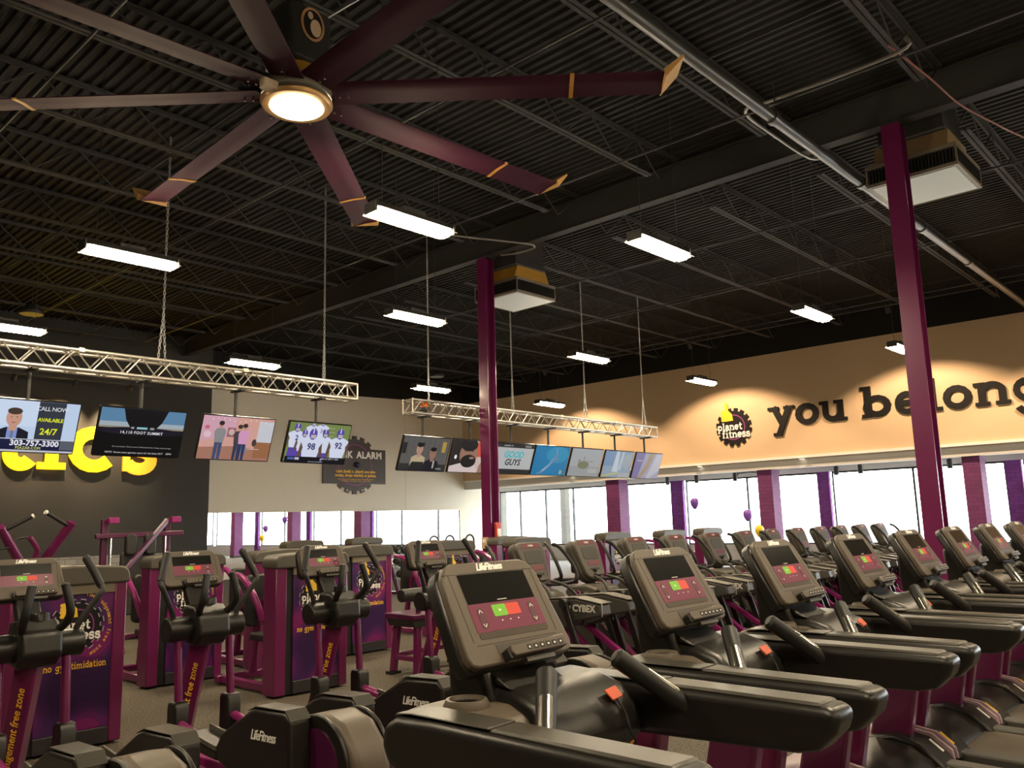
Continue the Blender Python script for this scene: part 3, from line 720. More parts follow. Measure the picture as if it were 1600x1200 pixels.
# 4 football
o, M = tv(8.14, 12.0, 3.03, 3.83, 'fourth screen from the left showing football players in white and purple')
sh = [(full, (.17, .23, .07))]
for i in range(7): sh.append((rect(.10+.02*(i % 2), -.15+i*.07, .28+.02*(i % 2), -.143+i*.07), (.45, .5, .35)))
sh += player(-.45, .05, .40) + player(-.16, .18, .34) + player(.02, .20, .34) + player(-.30, -.02, .36) + player(.10, -.02, .40) + player(-.14, -.10, .52) + player(.40, -.06, .50)
sh += [(rect(-RX, -RY, RX, -.235), (.006, .006, .01)), (rect(-.55, -.29, -.42, -.25), (.06, .12, .35)), (rect(-.41, -.29, -.33, -.25), (.5, .5, .55)), (ell(.10, -.275, .02, .025), (.25, .25, .4))]
picture(o, sh, M, [('98', .16, -.14, -.06, (.04, .04, .15), dict(bold=.004)), ('92', .15, .40, -.02, (.04, .04, .15), dict(bold=.004)), ('2', .12, -.45, .08, (.04, .04, .15), dict(bold=.003)), ('34', .10, .02, .22, (.04, .04, .15), {}), ('MIN 10  DET 7  2ND', .04, .28, -.262, (.5, .5, .55), {}), ('Live scores and updates', .03, .0, -.315, (.4, .4, .45), {})])
# 5 two people by a wall
o, M = tv(10.98, 12.5, 3.0, 3.79, 'screen at the left end of the right truss showing a seated man and a guard')
sh = [(full, (.10, .095, .09))]
for i in range(9): sh.append((rect(-RX+i*.135, -.05, -RX+i*.135+.008, RY), (.05, .048, .045)))
sh += [(rect(-RX, -RY, RX, -.20), (.03, .03, .028)), (rect(.42, .05, .52, .27), (.40, .26, .05)), (rect(-.60, .0, -.50, .22), (.02, .02, .02))] + bust(-.16, -.02, .42, (.42, .24, .17), (.45, .36, .22), (.02, .015, .01)) + [([(-.40, -RY), (.05, -RY), (.0, -.16), (-.30, -.16)], (.02, .02, .02)), (rect(-.24, .16, -.06, .23), (.012, .012, .012))] + bust(.20, -.10, .44, (.28, .15, .10), (.012, .012, .018), (.012, .01, .01)) + [(rect(.24, -.28, .28, -.12), (.4, .38, .35))]
picture(o, sh, M, [('CENTRIC', .035, .42, -.29, (.5, .5, .5), {})])
# 6 bearded man
o, M = tv(12.3, 12.5, 3.0, 3.79, 'screen partly hidden by the middle column showing a bearded man close up')
picture(o, [(full, (.55, .42, .38)), (rect(.10, .0, RX, RY), (.62, .08, .05)), (rect(.36, -RY, RX, RY), (.12, .10, .12)), (rect(-RX, -.35, -.1, RY), (.02, .016, .015)), ([(-RX, -RY), (.25, -RY), (.12, -.20), (-.2, -.12), (-RX, -.22)], (.60, .50, .48)),
            (ell(-.12, .06, .26, .27), (.28, .15, .10)), (ell(-.14, .25, .24, .14), (.012, .01, .01)), (ell(-.10, -.10, .22, .14), (.012, .01, .01)), (ell(-.02, -.03, .07, .025, 12), (.35, .18, .15)), (ell(-.03, .12, .04, .015, 10), (.05, .04, .04)), (ell(-.22, .12, .04, .015, 10), (.05, .04, .04)), ([(.22, -RY), (.36, -RY), (.40, -.14), (.32, -.08), (.24, -.18)], (.30, .16, .11)), (ell(-.48, -.02, .035, .045), (.8, .8, .8))], M)
# 7 words
o, M = tv(13.58, 12.5, 3.0, 3.79, 'screen just right of the middle column with teal and black words on grey')
picture(o, [(full, (.42, .43, .43)), (rect(-RX, .25, RX, RY), (.015, .015, .015)), (rect(-RX, -RY, RX, -.235), (.015, .015, .015)), (rect(.30, .27, .50, .32), (.2, .2, .2))], M,
        [('GOOD', .20, -.02, .09, (.03, .42, .48), dict(shear=.18, bold=.006)), ('GUYS', .20, -.02, -.085, (.012, .012, .012), dict(shear=.18, bold=.004)), ('CHANNEL 107', .045, -.25, .292, (.5, .5, .5), {})])
# 8 underwater
o, M = tv(14.86, 12.5, 3.0, 3.79, 'screen showing a pale diver shape in bright blue water')
picture(o, [(full, (.008, .17, .36)), (ell(.2, .15, .4, .2), (.02, .24, .42)), ([(-.42, -.30), (-.20, -.22), (.05, .0), (.14, .20), (.20, .22), (.22, .06), (.0, -.12), (-.25, -.30), (-.40, -.33)], (.12, .22, .36)), ([(-.30, -.25), (-.05, -.08), (.10, .10), (-.02, -.10), (-.2, -.25)], (.25, .35, .45)), ([(.05, .0), (.32, .06), (.30, .03), (.08, -.04)], (.1, .2, .33)), ([(.14, .18), (.10, .32), (.13, .32), (.19, .2)], (.15, .25, .38)), (ell(.42, -.26, .05, .05), (.35, .35, .25))], M)
# 9 pale landscape
o, M = tv(16.17, 12.5, 3.0, 3.79, 'washed out screen with a small olive patch, third from the right end')
picture(o, [(full, (.28, .29, .29)), (rect(-RX, -.10, RX, RY), (.33, .34, .35)), (ell(-.08, -.06, .22, .10), (.17, .17, .10)), (rect(-.10, .0, -.07, .16), (.2, .2, .18)), (rect(.05, .02, .30, .05), (.25, .26, .24)), (rect(-.30, .0, -.22, .08), (.22, .22, .2)), (rect(.15, -.25, .5, -.15), (.36, .36, .35))], M)
# 10
o, M = tv(17.5, 12.5, 3.0, 3.79, 'second screen from the right end with blue and yellow street colours')
picture(o, [(full, (.24, .30, .38)), (rect(-RX, -.05, -.1, RY), (.16, .24, .38)), ([(-.15, RY), (-.02, RY), (.05, -.2), (-.2, -.2)], (.45, .50, .55)), ([(.10, RY), (.2, RY), (.16, -.15), (.05, -.15)], (.38, .45, .5)), (ell(.38, .08, .2, .2), (.30, .33, .36)), ([(-RX, -.30), (.1, -.20), (.1, -.24), (-RX, -RY)], (.45, .40, .12)), (rect(.1, -RY, RX, -.22), (.34, .35, .36))], M)
# 11
o, M = tv(18.84, 12.5, 3.0, 3.79, 'last screen at the right end of the truss showing violet and brown blur')
picture(o, [(full, (.30, .28, .38)), ([(-RX, RY), (-.2, RY), (-.35, -RY), (-RX, -RY)], (.16, .13, .28)), ([(.0, RY), (.25, RY), (.05, -.1), (-.2, -RY), (-.35, -RY), (-.1, .0)], (.30, .22, .13)), ([(.35, RY), (RX, RY), (RX, -.1), (.2, -RY), (.05, -RY)], (.42, .40, .46)), (rect(-.5, .12, -.3, .15), (.4, .3, .4))], M)

# amber beacon on the truss
o = thing('warning_beacon', 'small orange beacon on the left end of the right truss', 'beacon', (10.98, 12.5, 3.88))
MB().lathe([(0, 0), (.10, 0), (.10, .05), (0, .05)], 16).build('base', DARKM, o)
MB().lathe([(.085, .05), (.08, .12), (.05, .16), (0, .165)], 16).build('dome', mat('beacon_orange', (.55, .10, .01), .3, emit=.12, ecol=(1, .2, .02)), o)
MB().box((-.05, -.03, -.06), (.05, .12, .0)).build('bracket', DARKM, o, smooth=False)

# track spots washing the charcoal wall
tr = thing('spot_track', 'black spotlight track with small heads in front of the charcoal wall', 'track light', (4.0, 24.0, 5.80))
MB().box((0, -.02, 0), (6.6, .02, .035)).build('rail', DARKM, tr, smooth=False)
for xx in (.5, 5.9): MB().cyl((xx, 0, .03), (xx, 0, 1.28), .006, 6).build('hanger', DARKM, tr)
for i, xx in enumerate((1.4, 2.95, 4.45, 5.95)):
    h = MB(); h.cyl((xx, 0, -.02), (xx, .10, -.16), .055, 14, .062); h.cyl((xx, 0, 0), (xx, 0, -.06), .015, 8)
    h.build('spot_head', DARKM, tr)
    if i < 4:
        ld = bpy.data.lights.new('spot', 'SPOT'); ld.energy = 1200; ld.color = (1, .72, .42); ld.spot_size = R(75); ld.spot_blend = .8; ld.shadow_soft_size = .05
        lo = bpy.data.objects.new('spot_lamp', ld); COL.objects.link(lo); lo.parent = tr; lo.location = (xx, .12, -.20)
        lo.rotation_euler = (R(38), 0, 0)

tr = thing('added_wash_track', 'added black spotlight track near the ceiling, scalloping light on the tan wall', 'track light', (22.6, 2.0, 7.0))  # unseen track, added to give the tan wall its scalloped light
MB().box((-.02, 0, 0), (.02, 20.0, .035)).build('rail', DARKM, tr, smooth=False)
for yy in (.5, 10.0, 19.5): MB().cyl((0, yy, .03), (0, yy, .66), .006, 6).build('hanger', DARKM, tr)
for i, yy in enumerate((-.5+1.2, 5.2, 11.2, 17.2)):
    h = MB(); h.cyl((0, yy, -.02), (.10, yy, -.16), .055, 14, .062); h.cyl((0, yy, 0), (0, yy, -.06), .015, 8)
    h.build('spot_head', DARKM, tr)
    ld = bpy.data.lights.new('spot', 'SPOT'); ld.energy = 1150; ld.color = (1, .70, .44); ld.spot_size = R(116); ld.spot_blend = .30; ld.shadow_soft_size = .06
    lo = bpy.data.objects.new('spot_lamp', ld); COL.objects.link(lo); lo.parent = tr; lo.location = (.12, yy, -.20)
    lo.rotation_euler = (0, R(-12), 0)

# ------------------------------------------------------------------ wall lettering and signs
def yel(name, lab):
    o = thing(name, lab, 'sign', (7.19, 24.97, 3.40)); return o
sg = yel('yellow_wall_lettering', 'big yellow slab letters with glow in their colour on the charcoal wall behind the left screens')
YG = mat('yellow_with_glow', (.9, .62, .0), .5, emit=.85, ecol=(1., .72, .0)); YO = mat('amber_with_glow', (.9, .45, .02), .5, emit=.6, ecol=(1., .45, .02))  # glow put into the letter colours, over the track spots' wash
def wall_letter(ch, x0, x1, z0, s, m, parent, base, depth=.05, axis='y', w=SW):
    mb = MB(); adv = GL[ch][0]
    if axis == 'y':
        M = frame_matrix((x0-base[0], -.0, z0-base[2]), (1, 0, 0), (0, 0, 1)); wid = x1-x0
    else:
        M = frame_matrix((0, x0-base[1], z0-base[2]), (0, -1, 0), (0, 0, 1)); wid = x0-x1
    glyph(mb, ch, 0, 0, s, depth, wid/(adv*s), w)
    return mb.build('letter', m, parent, M, smooth=False)
base = (7.19, 24.97, 3.40)
for ch, a, b_, m_ in (('t', 6.75, 7.78, YG), ('i', 7.85, 8.66, YG), ('c', 8.68, 10.0, YG), ('s', 10.1, 11.2, YO)):
    wall_letter(ch, a, b_, 3.40, 1.2, m_, sg, base, .07, w=.30)
# you belong
base = (25.25, 11.97, 4.38)
yb = thing('black_wall_lettering', 'black three dimensional slab letters spelling you belong on the tan wall', 'sign', (25.25, 11.97, 4.38))
LB = mat('letter_black', (.010, .0095, .009), .6, spec=.2)
for ch, a, b_ in (('y', 11.99, 11.13), ('o', 11.10, 10.35), ('u', 10.32, 9.46), ('b', 9.05, 8.17), ('e', 8.08, 7.42), ('l', 7.35, 6.80), ('o', 6.79, 6.06), ('n', 6.00, 5.10), ('g', 5.07, 4.36)):
    wall_letter(ch, a, b_, 4.38, .64, LB, yb, base, .06, 'x', w=.27)
# round logo
lg = thing('gear_logo_sign', 'round black gear sign with yellow thumbs up on the tan wall', 'sign', (25.25, 13.25, 4.52))
Ml = frame_matrix((-.0, 0, 0), (0, -1, 0), (0, 0, 1))
planet_logo(lg, Ml, .64, .05, name='gear_disc')
# lunk alarm
la = thing('alarm_sign', 'dark gear edged alarm sign with yellow small print on the beige wall', 'sign', (19.45, Y1, 3.95))
Ma = frame_matrix((0, -.001, 0), (1, 0, 0), (0, 0, 1))
SB = mat('sign_brown_black', (.055, .042, .038), .5)
MB().prism(gear(1.12, 18, .12), 'z', 0, .045).build('gear_plate', SB, la, Ma, smooth=False)
MB().prism(rect(-1.45, -.72, 1.48, .62), 'z', 0, .055).build('panel', SB, la, Ma, smooth=False)
t = MB(); a_ = ell(0, 0, .80, .80, 40); b_ = ell(0, 0, .76, .76, 40)
for i in range(40): t.flat([b_[i], a_[i], a_[(i+1) % 40], b_[(i+1) % 40]], .057)
t.build('ring', PRING, la, Ma, smooth=False)
text('headline', 'LUNK', .36, WTEXT, la, Ma @ Matrix.Translation((-.62, .38, .06)), bold=.014, space=1.08)
text('headline', 'ALARM', .36, WTEXT, la, Ma @ Matrix.Translation((.68, .38, .06)), bold=.014, space=1.08)
text('definition', 'Lunk (lunk) n. [slang] one who\ngrunts, drops weights or judges.', .15, YTEXT, la, Ma @ Matrix.Translation((.05, -.33, .06)), bold=.005)
text('small_print', '(Ricky is slamming his weights, wearing a body building tank top\nand drinking out of a gallon water jug... what a lunk!)', .065, YTEXT, la, Ma @ Matrix.Translation((.05, -.58, .06)))
for a in (30, 80, 250, 290):
    MB().lathe([(0, .052), (.03, .052), (.03, .045)], 10, Matrix.Translation((1.02*math.cos(R(a)), 1.02*math.sin(R(a)), 0))).build('bolt', WTEXT, la, Ma)
MB().sphere((.08, .0, .10), .11, 16).build('alarm_dome', mat('alarm_blue', (.01, .03, .12), .1), la, Ma)

# small cylinder lamps under the bay ceiling, ledge downlights
for i, (y_, lab) in enumerate(((16.6, 'leftmost'), (15.4, 'second from left'), (13.9, 'third from left'), (10.4, 'fourth from left'), (9.65, 'fifth from left'), (7.1, 'rightmost'))):
    o = thing('cylinder_spot', 'small dark cylinder lamp under the window bay ceiling, ' + lab, 'lamp', (26.3, y_, 2.80), group='cylinder lamps in the window bay')
    MB().lathe([(0, .02), (.05, .02), (.065, 0), (.075, 0), (.075, .28), (0, .28)], 16).build('shade', DARKM, o)
    MB().cyl((0, 0, .28), (0, 0, .40), .015, 8).build('stem', DARKM, o)
for i, y_ in enumerate((20.2, 17.3, 14.6, 11.0, 7.4, 3.6)):
    o = thing('ledge_uplight', 'small bright puck light on the white ledge below the tan wall, %s from the corner' % ("first", "second", "third", "fourth", "fifth", "sixth")[i], 'lamp', (FX-.05, y_, 3.335), group='puck lights along the ledge')
    MB().lathe([(0, -.03), (.09, -.03), (.12, 0), (0, 0)], 16).build('trim', WHITEP, o)
    MB().lathe([(0, -.034), (.085, -.034), (.085, -.03), (0, -.03)], 16).build('lens', glow('puck_glow', (1, .85, .6), 3), o)
# arrow decal high on the window band
o = thing('arrow_decal', 'curved grey arrow decal above the window with balloons', 'sign', (27.49, 14.0, 3.08))
MB().prism([(-.62, -.02), (-.40, .14), (-.40, .07), (0, .10), (.4, .05), (.62, -.06), (.4, .0), (0, .04), (-.40, .01), (-.40, -.06)], 'z', 0, .004).build('arrow', mat('decal_grey', (.12, .12, .12), .6), o, frame_matrix((0, 0, 0), (0, -1, 0), (0, 0, 1)), smooth=False)
# balloons
for (x_, y_, z_, c, lab) in ((24.0, 14.18, 2.05, (.20, .08, .45), 'purple balloon floating higher, in front of the bright window'), (24.0, 12.35, 1.62, (.22, .09, .48), 'purple balloon floating lower, left of the plum pier'), (24.0, 12.0, 1.14, (.85, .62, .03), 'yellow balloon floating in front of the plum pier')):
    o = thing('balloon', lab, 'balloon', (x_, y_, 0), group='party balloons')
    m_ = mat('balloon_%d' % int(c[0]*100), c, .25)
    MB().lathe([(0, -.19), (.05, -.17), (.11, -.08), (.14, .02), (.135, .09), (.10, .15), (.05, .18), (0, .185)], 18, Matrix.Translation((0, 0, z_))).build('skin', m_, o)
    MB().lathe([(0, -.185), (.02, -.21), (0, -.21)], 8, Matrix.Translation((0, 0, z_))).build('knot', m_, o)
    MB().tube([(0, 0, z_-.2), (.02, .01, z_*.5), (0, 0, .05)], .003, 5).build('string', WTEXT, o)
    MB().box((-.05, -.05, 0), (.05, .05, .05)).build('weight', DARKM, o, bevel=.01)

# ================================================================== MACHINES
SCRD = mat('console_screen_dark', (.010, .010, .009), .18)
PANEL = mat('console_magenta', (.16, .035, .062), .3, emit=.06, ecol=(.6, .12, .25))
GREEN = mat('button_green', (.10, .30, .02), .4, emit=.28, ecol=(.35, .8, .05))
RED = mat('button_red', (.45, .03, .02), .4, emit=.32, ecol=(.9, .10, .05))
DLINE = mat('groove_dark', (.02, .016, .012), .6)
ICON = mat('icon_white', (.8, .75, .68), .5, emit=.15, ecol=(1, .95, .85))
def console(parent, y, z, dy, dz, w=.46, logo=True, arrows2=True, m=BROWNP):
    """tilted touch console; (y,z) bottom of the face, rising by dz and leaning by dy"""
    h = math.hypot(dy, dz); up = Vector((0, dy/h, dz/h))
    M = frame_matrix((0, y, z), (1, 0, 0), up)
    k = MB()
    out = [(-w/2+.035, 0), (w/2-.035, 0), (w/2-.01, .008), (w/2, .035), (w/2-.02, h-.05), (w/2-.045, h-.012), (w/2-.075, h), (-w/2+.075, h), (-w/2+.045, h-.012), (-w/2+.02, h-.05), (-w/2, .035), (-w/2+.01, .008)]
    k.prism(out, 'z', -.030, 0)
    sh = k.build('console', m, parent, M, bevel=.006)
    k = MB(); o2 = [(a*.99, b*.97+.006) for a, b in out]
    k.prism([(a*1.015, b-.004 if b < h*.5 else b+.003) for a, b in out], 'z', -.085, -.030); k.build('back_shell', BLACK, sh, Matrix(), bevel=.012)
    MB().box((-w/2+.022, h-.040, -.001), (w/2-.022, h-.038, .0006)).build('cap_groove', DLINE, sh, Matrix(), smooth=False)
    # outline groove around the glass
    fw, b0, b1 = w*.80, h*.19, h-.040
    g = MB()
    for x_ in (-1, 1): g.box((x_*fw/2-.0009, b0+.01, -.001), (x_*fw/2+.0009, b1, .0007))
    g.box((-fw/2+.008, b0-.0009, -.001), (fw/2-.008, b0+.0009, .0007)); g.build('glass_groove', DLINE, sh, Matrix(), smooth=False)
    gw = w*.65; s0 = h*.575; s1 = h-.042; p0 = h*.30
    MB().box((-gw/2, s0, 0), (gw/2, s1, .0014)).build('screen', SCRD, sh, Matrix(), smooth=False)
    pn = MB().box((-gw/2-.004, p0, 0), (gw/2+.004, s0, .0014)).build('touch_panel', PANEL, sh, Matrix(), smooth=False)
    MB().prism(rrect(gw+.004, h*.06, .008, 3, 0, p0-h*.032), 'z', 0, .0014).build('lower_strip', DLINE if False else mat('strip_brown', (.06, .045, .03), .35), sh, Matrix(), smooth=False)
    ph = s0-p0; bw = gw*.20; bh = ph*.42; by = p0+ph*.48
    MB().prism(rrect(bw, bh, .004, 2, -bw/2, by+bh/2), 'z', .0014, .0026).build('start_button', GREEN, pn, Matrix(), smooth=False)
    MB().prism(rrect(bw, bh, .004, 2, bw/2, by+bh/2), 'z', .0014, .0026).build('stop_button', RED, pn, Matrix(), smooth=False)
    ic = MB()
    def chev(cx, cy, s, d):
        ic.flat([(cx-s, cy-d*s*.5), (cx-s*.75, cy-d*s*.8), (cx, cy+d*s*.35), (cx, cy+d*s*.75)], .0030); ic.flat([(cx+s, cy-d*s*.5), (cx, cy+d*s*.75), (cx, cy+d*s*.35), (cx+s*.75, cy-d*s*.8)], .0030)
    cs = gw*.028
    for x_ in ((-.38, .38) if arrows2 else (.38,)):
        chev(x_*gw, p0+ph*.72, cs, 1); chev(x_*gw, p0+ph*.22, cs, -1)
    for x_ in (-.12, 0, .12):
        ic.flat(rect(x_*gw-.003, p0+ph*.30, x_*gw+.003, p0+ph*.345), .0030)
    ic.flat(ell(-bw/2, by+bh/2, bw*.14, bh*.14, 3), .0032); 
    ic.build('icons', ICON, pn, Matrix(), smooth=False)
    for x_ in ((-.38, .38) if arrows2 else (.38,)): MB().prism(rrect(gw*.085, ph*.74, .008, 3, x_*gw, p0+ph*.47), 'z', .0014, .0022).build('arrow_pad', mat('pad_plum', (.10, .03, .045), .4), pn, Matrix(), smooth=False)
    MB().box((-gw*.07, s0+.006, .0014), (gw*.07, s0+.008, .0017)).build('screen_caption', ICON, sh, Matrix(), smooth=False)
    # lower tray with keys
    tw = w*.52; tx = w*.10
    MB().box((tx-tw/2-.03, h*.085, -.002), (tx+tw/2+.012, h*.175, .0012)).build('tray_recess', mat('recess_brown', (.05, .04, .028), .5), sh, Matrix(), smooth=False)
    tray = MB().prism([(tx-tw/2, .004), (tx-tw/2-.012, .018), (tx-tw/2-.006, .038), (tx+tw/2, .045), (tx+tw/2+.006, .03), (tx+tw/2, .008)], 'z', 0, .035).build('device_tray', m, sh, Matrix(), bevel=.004)
    ks = MB()
    for i in range(6): ks.box((tx-tw*.26+i*tw*.12, .013, .035), (tx-tw*.26+i*tw*.12+tw*.085, .030, .0365))
    kk = ks.build('keys', DLINE, tray, Matrix(), smooth=False)
    ks = MB()
    for i in range(6): ks.box((tx-tw*.24+i*tw*.12, .019, .0366), (tx-tw*.24+i*tw*.12+tw*.03, .024, .0372))
    ks.build('key_marks', ICON, tray, Matrix(), smooth=False)
    MB().box((tx-tw*.28, -.016, -.005), (tx+tw*.26, .0, .020)).build('usb_bar', mat('usb_grey', (.07, .065, .055), .4), sh, Matrix(), bevel=.002)
    MB().box((tx+tw/2-.012, h*.105, .0012), (tx+tw/2+.008, h*.165, .0018)).build('sticker', mat('sticker_cream', (.6, .5, .36), .5), sh, Matrix(), smooth=False)
    MB().box((tx-tw/2-.022, .0, .0), (tx-tw/2-.010, .03, .03)).build('tray_hook', BLACK, sh, Matrix(), bevel=.003)
    if logo:
        text('brand_lettering', 'LifeFitness', .034, mat('logo_white', (.85, .82, .74), .4, emit=.12, ecol=(1, .95, .85)), sh, Matrix.Translation((.0, h-.021, .0012)), bold=.0012, shear=.35, space=.85)
    return sh

# ------------------------------------------------------------------ treadmill (front towards +y)
def treadmill():
    o = thing('treadmill', 'x', 'treadmill', group='row of treadmills')
    Y = lambda v: v-1.2
    for s in (-1, 1):
        MB().prism([(Y(-.05), .10), (Y(2.0), .10), (Y(2.05), .16), (Y(2.0), .235), (Y(-.02), .20), (Y(-.08), .15)], 'x', s*.30, s*.42).build('side_rail', mat('rail_grey', (.10, .095, .085), .5, .2), o, bevel=.012)
        MB().prism([(Y(1.58), .20), (Y(1.63), .255), (Y(1.72), .325), (Y(1.86), .355), (Y(2.06), .31), (Y(2.10), .18), (Y(1.6), .18)], 'x', s*.24, s*.455).build('hood_wing', BLACK, o, bevel=.02)
        MB().prism([(Y(1.60), .205), (Y(2.10), .205), (Y(2.14), .28), (Y(2.06), .318), (Y(1.88), .366), (Y(1.71), .34), (Y(1.61), .265)], 'x', s*.456, s*.475).build('hood_trim', mat('trim_lilac', (.42, .30, .34), .4), o, bevel=.004)
        st = MB().prism([(Y(1.64), .264), (Y(1.71), .318), (Y(1.71), .322), (Y(1.64), .268)], 'x', s*.40-.012, s*.40+.012); st.build('sticker', YTEXT if s < 0 else WTEXT, o, smooth=False)
        # upright
        p = MB(); a = [(Y(1.80), .30), (Y(2.03), .30), (Y(1.86), 1.02), (Y(1.65), 1.02)]
        p.prism(a, 'x', s*.335, s*.424); up = p.build('upright', PURP, o, bevel=.02)
        MB().prism([(Y(1.775), .27), (Y(2.055), .27), (Y(2.05), .315), (Y(1.785), .315)], 'x', s*.325, s*.434).build('upright_collar', PURPD, up, Matrix(), bevel=.004)
        dv = Vector((0, -.16, .72)).normalized()
        xs = dv; ys = Vector((0, 1, 0)) if s > 0 else Vector((0, 1, 0))
        n = Vector((s, 0, 0)); yv = n.cross(xs)
        text('slogan', 'judgement free zone', .080, YTEXT, up, frame_matrix((s*.4255, Y(1.85), .64), xs, yv), bold=.001, shear=.2)
        # arm
        ap = [(Y(.93), 1.105), (Y(.95), 1.05), (Y(1.0), 1.0), (Y(1.06), .985), (Y(1.80), .96), (Y(1.88), .98), (Y(1.91), 1.03), (Y(1.90), 1.085), (Y(1.84), 1.115), (Y(1.70), 1.120), (Y(.97), 1.118)]
        arm = MB().prism(ap, 'x', s*.298, s*.430).build('armrest', BLACK, o, bevel=.028, seg=4)
        MB().prism([(Y(.975), 1.108), (Y(1.50), 1.112), (Y(1.50), 1.127), (Y(.985), 1.124)], 'x', s*.312, s*.416).build('rear_pad', ARMTOP, arm, Matrix(), bevel=.009)
        MB().prism([(Y(1.505), 1.121), (Y(1.80), 1.120), (Y(1.86), 1.108), (Y(1.85), 1.120), (Y(1.79), 1.126), (Y(1.505), 1.127)], 'x', s*.312, s*.416).build('front_pad', ARMTOP, arm, Matrix(), bevel=.008)
        # cup holder
        cup = MB().lathe([(.046, .004), (.050, .016), (.058, .016), (.068, -.004), (.066, -.02)], 28, Matrix.Translation((s*.225, Y(1.775), 1.118))).build('cup_ring', BROWNP, o)
        MB().lathe([(0, -.010), (.0465, -.010), (.0465, .006)], 24, Matrix.Translation((s*.225, Y(1.775), 1.118))).build('cup_well', mat('well_black', (.004, .004, .004), .8), o)
        # pulse grip
        a, b = Vector((s*.375, Y(1.36), 1.02)), Vector((s*.16, Y(1.53), 1.215))
        gp = MB().tube([a, a.lerp(b, .45), a.lerp(b, .9), b, b+(b-a)*.03], [.034, .027, .029, .029, .018], 16).build('pulse_grip', GRIP, o)
        of = Vector((s*.55, -.45, .35)).normalized()*.008
        MB().tube([a.lerp(b, .36)+of, a.lerp(b, .38)+of, a.lerp(b, .72)+of, a.lerp(b, .74)+of], [.017, .0225, .0230, .017], 16).build('pulse_sensor', CHROME, gp, Matrix())
        MB().sphere(a, .05, 14, (1, 1.3, 1)).build('grip_socket', BLACK, gp, Matrix())
    MB().prism([(Y(-.04), .17), (Y(1.68), .205), (Y(1.68), .215), (Y(-.04), .18)], 'x', -.28, .28).build('belt', mat('belt_rubber', (.12, .10, .075), .6, noise=.2, nscale=140), o, smooth=False)
    MB().prism([(Y(1.62), .19), (Y(1.66), .25), (Y(1.76), .31), (Y(1.95), .33), (Y(2.12), .29), (Y(2.18), .2), (Y(2.16), .08), (Y(1.64), .08)], 'x', -.27, .27).build('motor_hood', BLACK, o, bevel=.02)
    MB().prism([(Y(1.93), .06), (Y(2.36), .06), (Y(2.40), .14), (Y(2.34), .24), (Y(2.14), .295), (Y(1.93), .30)], 'x', -.42, .42).build('front_cover', mat('cover_lilac', (.36, .29, .33), .38), o, bevel=.025, seg=3)
    for sx in (-.36, .36):
        for yy in (.1, 1.95): MB().lathe([(0, 0), (.04, 0), (.045, .10), (0, .10)], 12, Matrix.Translation((sx, Y(yy), 0))).build('foot', GRIP, o)
    MB().cyl((-.41, Y(-.05), .14), (.41, Y(-.05), .14), .05, 14).build('rear_roller', GRIP, o)
    # dash
    dp = [(Y(1.60), 1.03), (Y(1.63), 1.085), (Y(1.70), 1.112), (Y(1.88), 1.116), (Y(1.95), 1.09), (Y(1.97), 1.0), (Y(1.90), .95), (Y(1.68), .96)]
    MB().prism(dp, 'x', -.33, .33).build('dash', BROWNP, o, bevel=.02, seg=3)
    MB().prism([(Y(1.53), .98), (Y(1.555), 1.06), (Y(1.61), 1.12), (Y(1.70), 1.15), (Y(1.80), 1.155), (Y(1.88), 1.13), (Y(1.9), 1.0), (Y(1.6), .93)], 'x', -.13, .31).build('dash_hump', BLACK, o, bevel=.04, seg=4)
    MB().prism([(Y(1.745), 1.10), (Y(1.93), 1.10), (Y(1.95), 1.34), (Y(1.85), 1.34)], 'x', -.15, .15).build('neck', BLACK, o, bevel=.02)
    MB().prism([(Y(1.70), 1.145), (Y(1.86), 1.165), (Y(1.88), 1.21), (Y(1.80), 1.20)], 'x', -.12, .13).build('reading_rack', BLACK, o, bevel=.008)
    # stop clip
    c = MB(); Mc = frame_matrix((.20, Y(1.575), 1.098), (1, 0, 0), (0, .68, .73))
    c.prism([(-.034, .02), (-.026, -.018), (.030, -.012), (.026, .026)], 'z', 0, .006); cl = c.build('stop_key', mat('stop_orange', (.72, .10, .03), .45), o, Mc, bevel=.002)
    MB().tube(bez([(.20, Y(1.565), 1.088), (.205, Y(1.54), 1.05), (.20, Y(1.52), 1.0), (.235, Y(1.53), .96), (.225, Y(1.58), .925)], 5), .004, 6).build('stop_cord', GRIP, o)
    console(o, Y(1.745), 1.215, .165, .285)
    return o
ORD = ['nearest treadmill with the largest tilted console, in the middle foreground', 'second treadmill in the row, right of the nearest one', 'third treadmill from the camera in the row', 'fourth treadmill from the camera in the row', 'fifth treadmill from the camera in the row', 'sixth treadmill in the row, just left of the tall steel column', 'seventh treadmill in the row, right of the tall steel column', 'treadmill cut off by the right edge, last one visible', ]
t0 = treadmill()
for i, lab in enumerate(ORD):
    o = t0 if i == 0 else copy_tree(t0)
    o.location = (1.93+1.0*i, 1.2, 0); o['label'] = lab

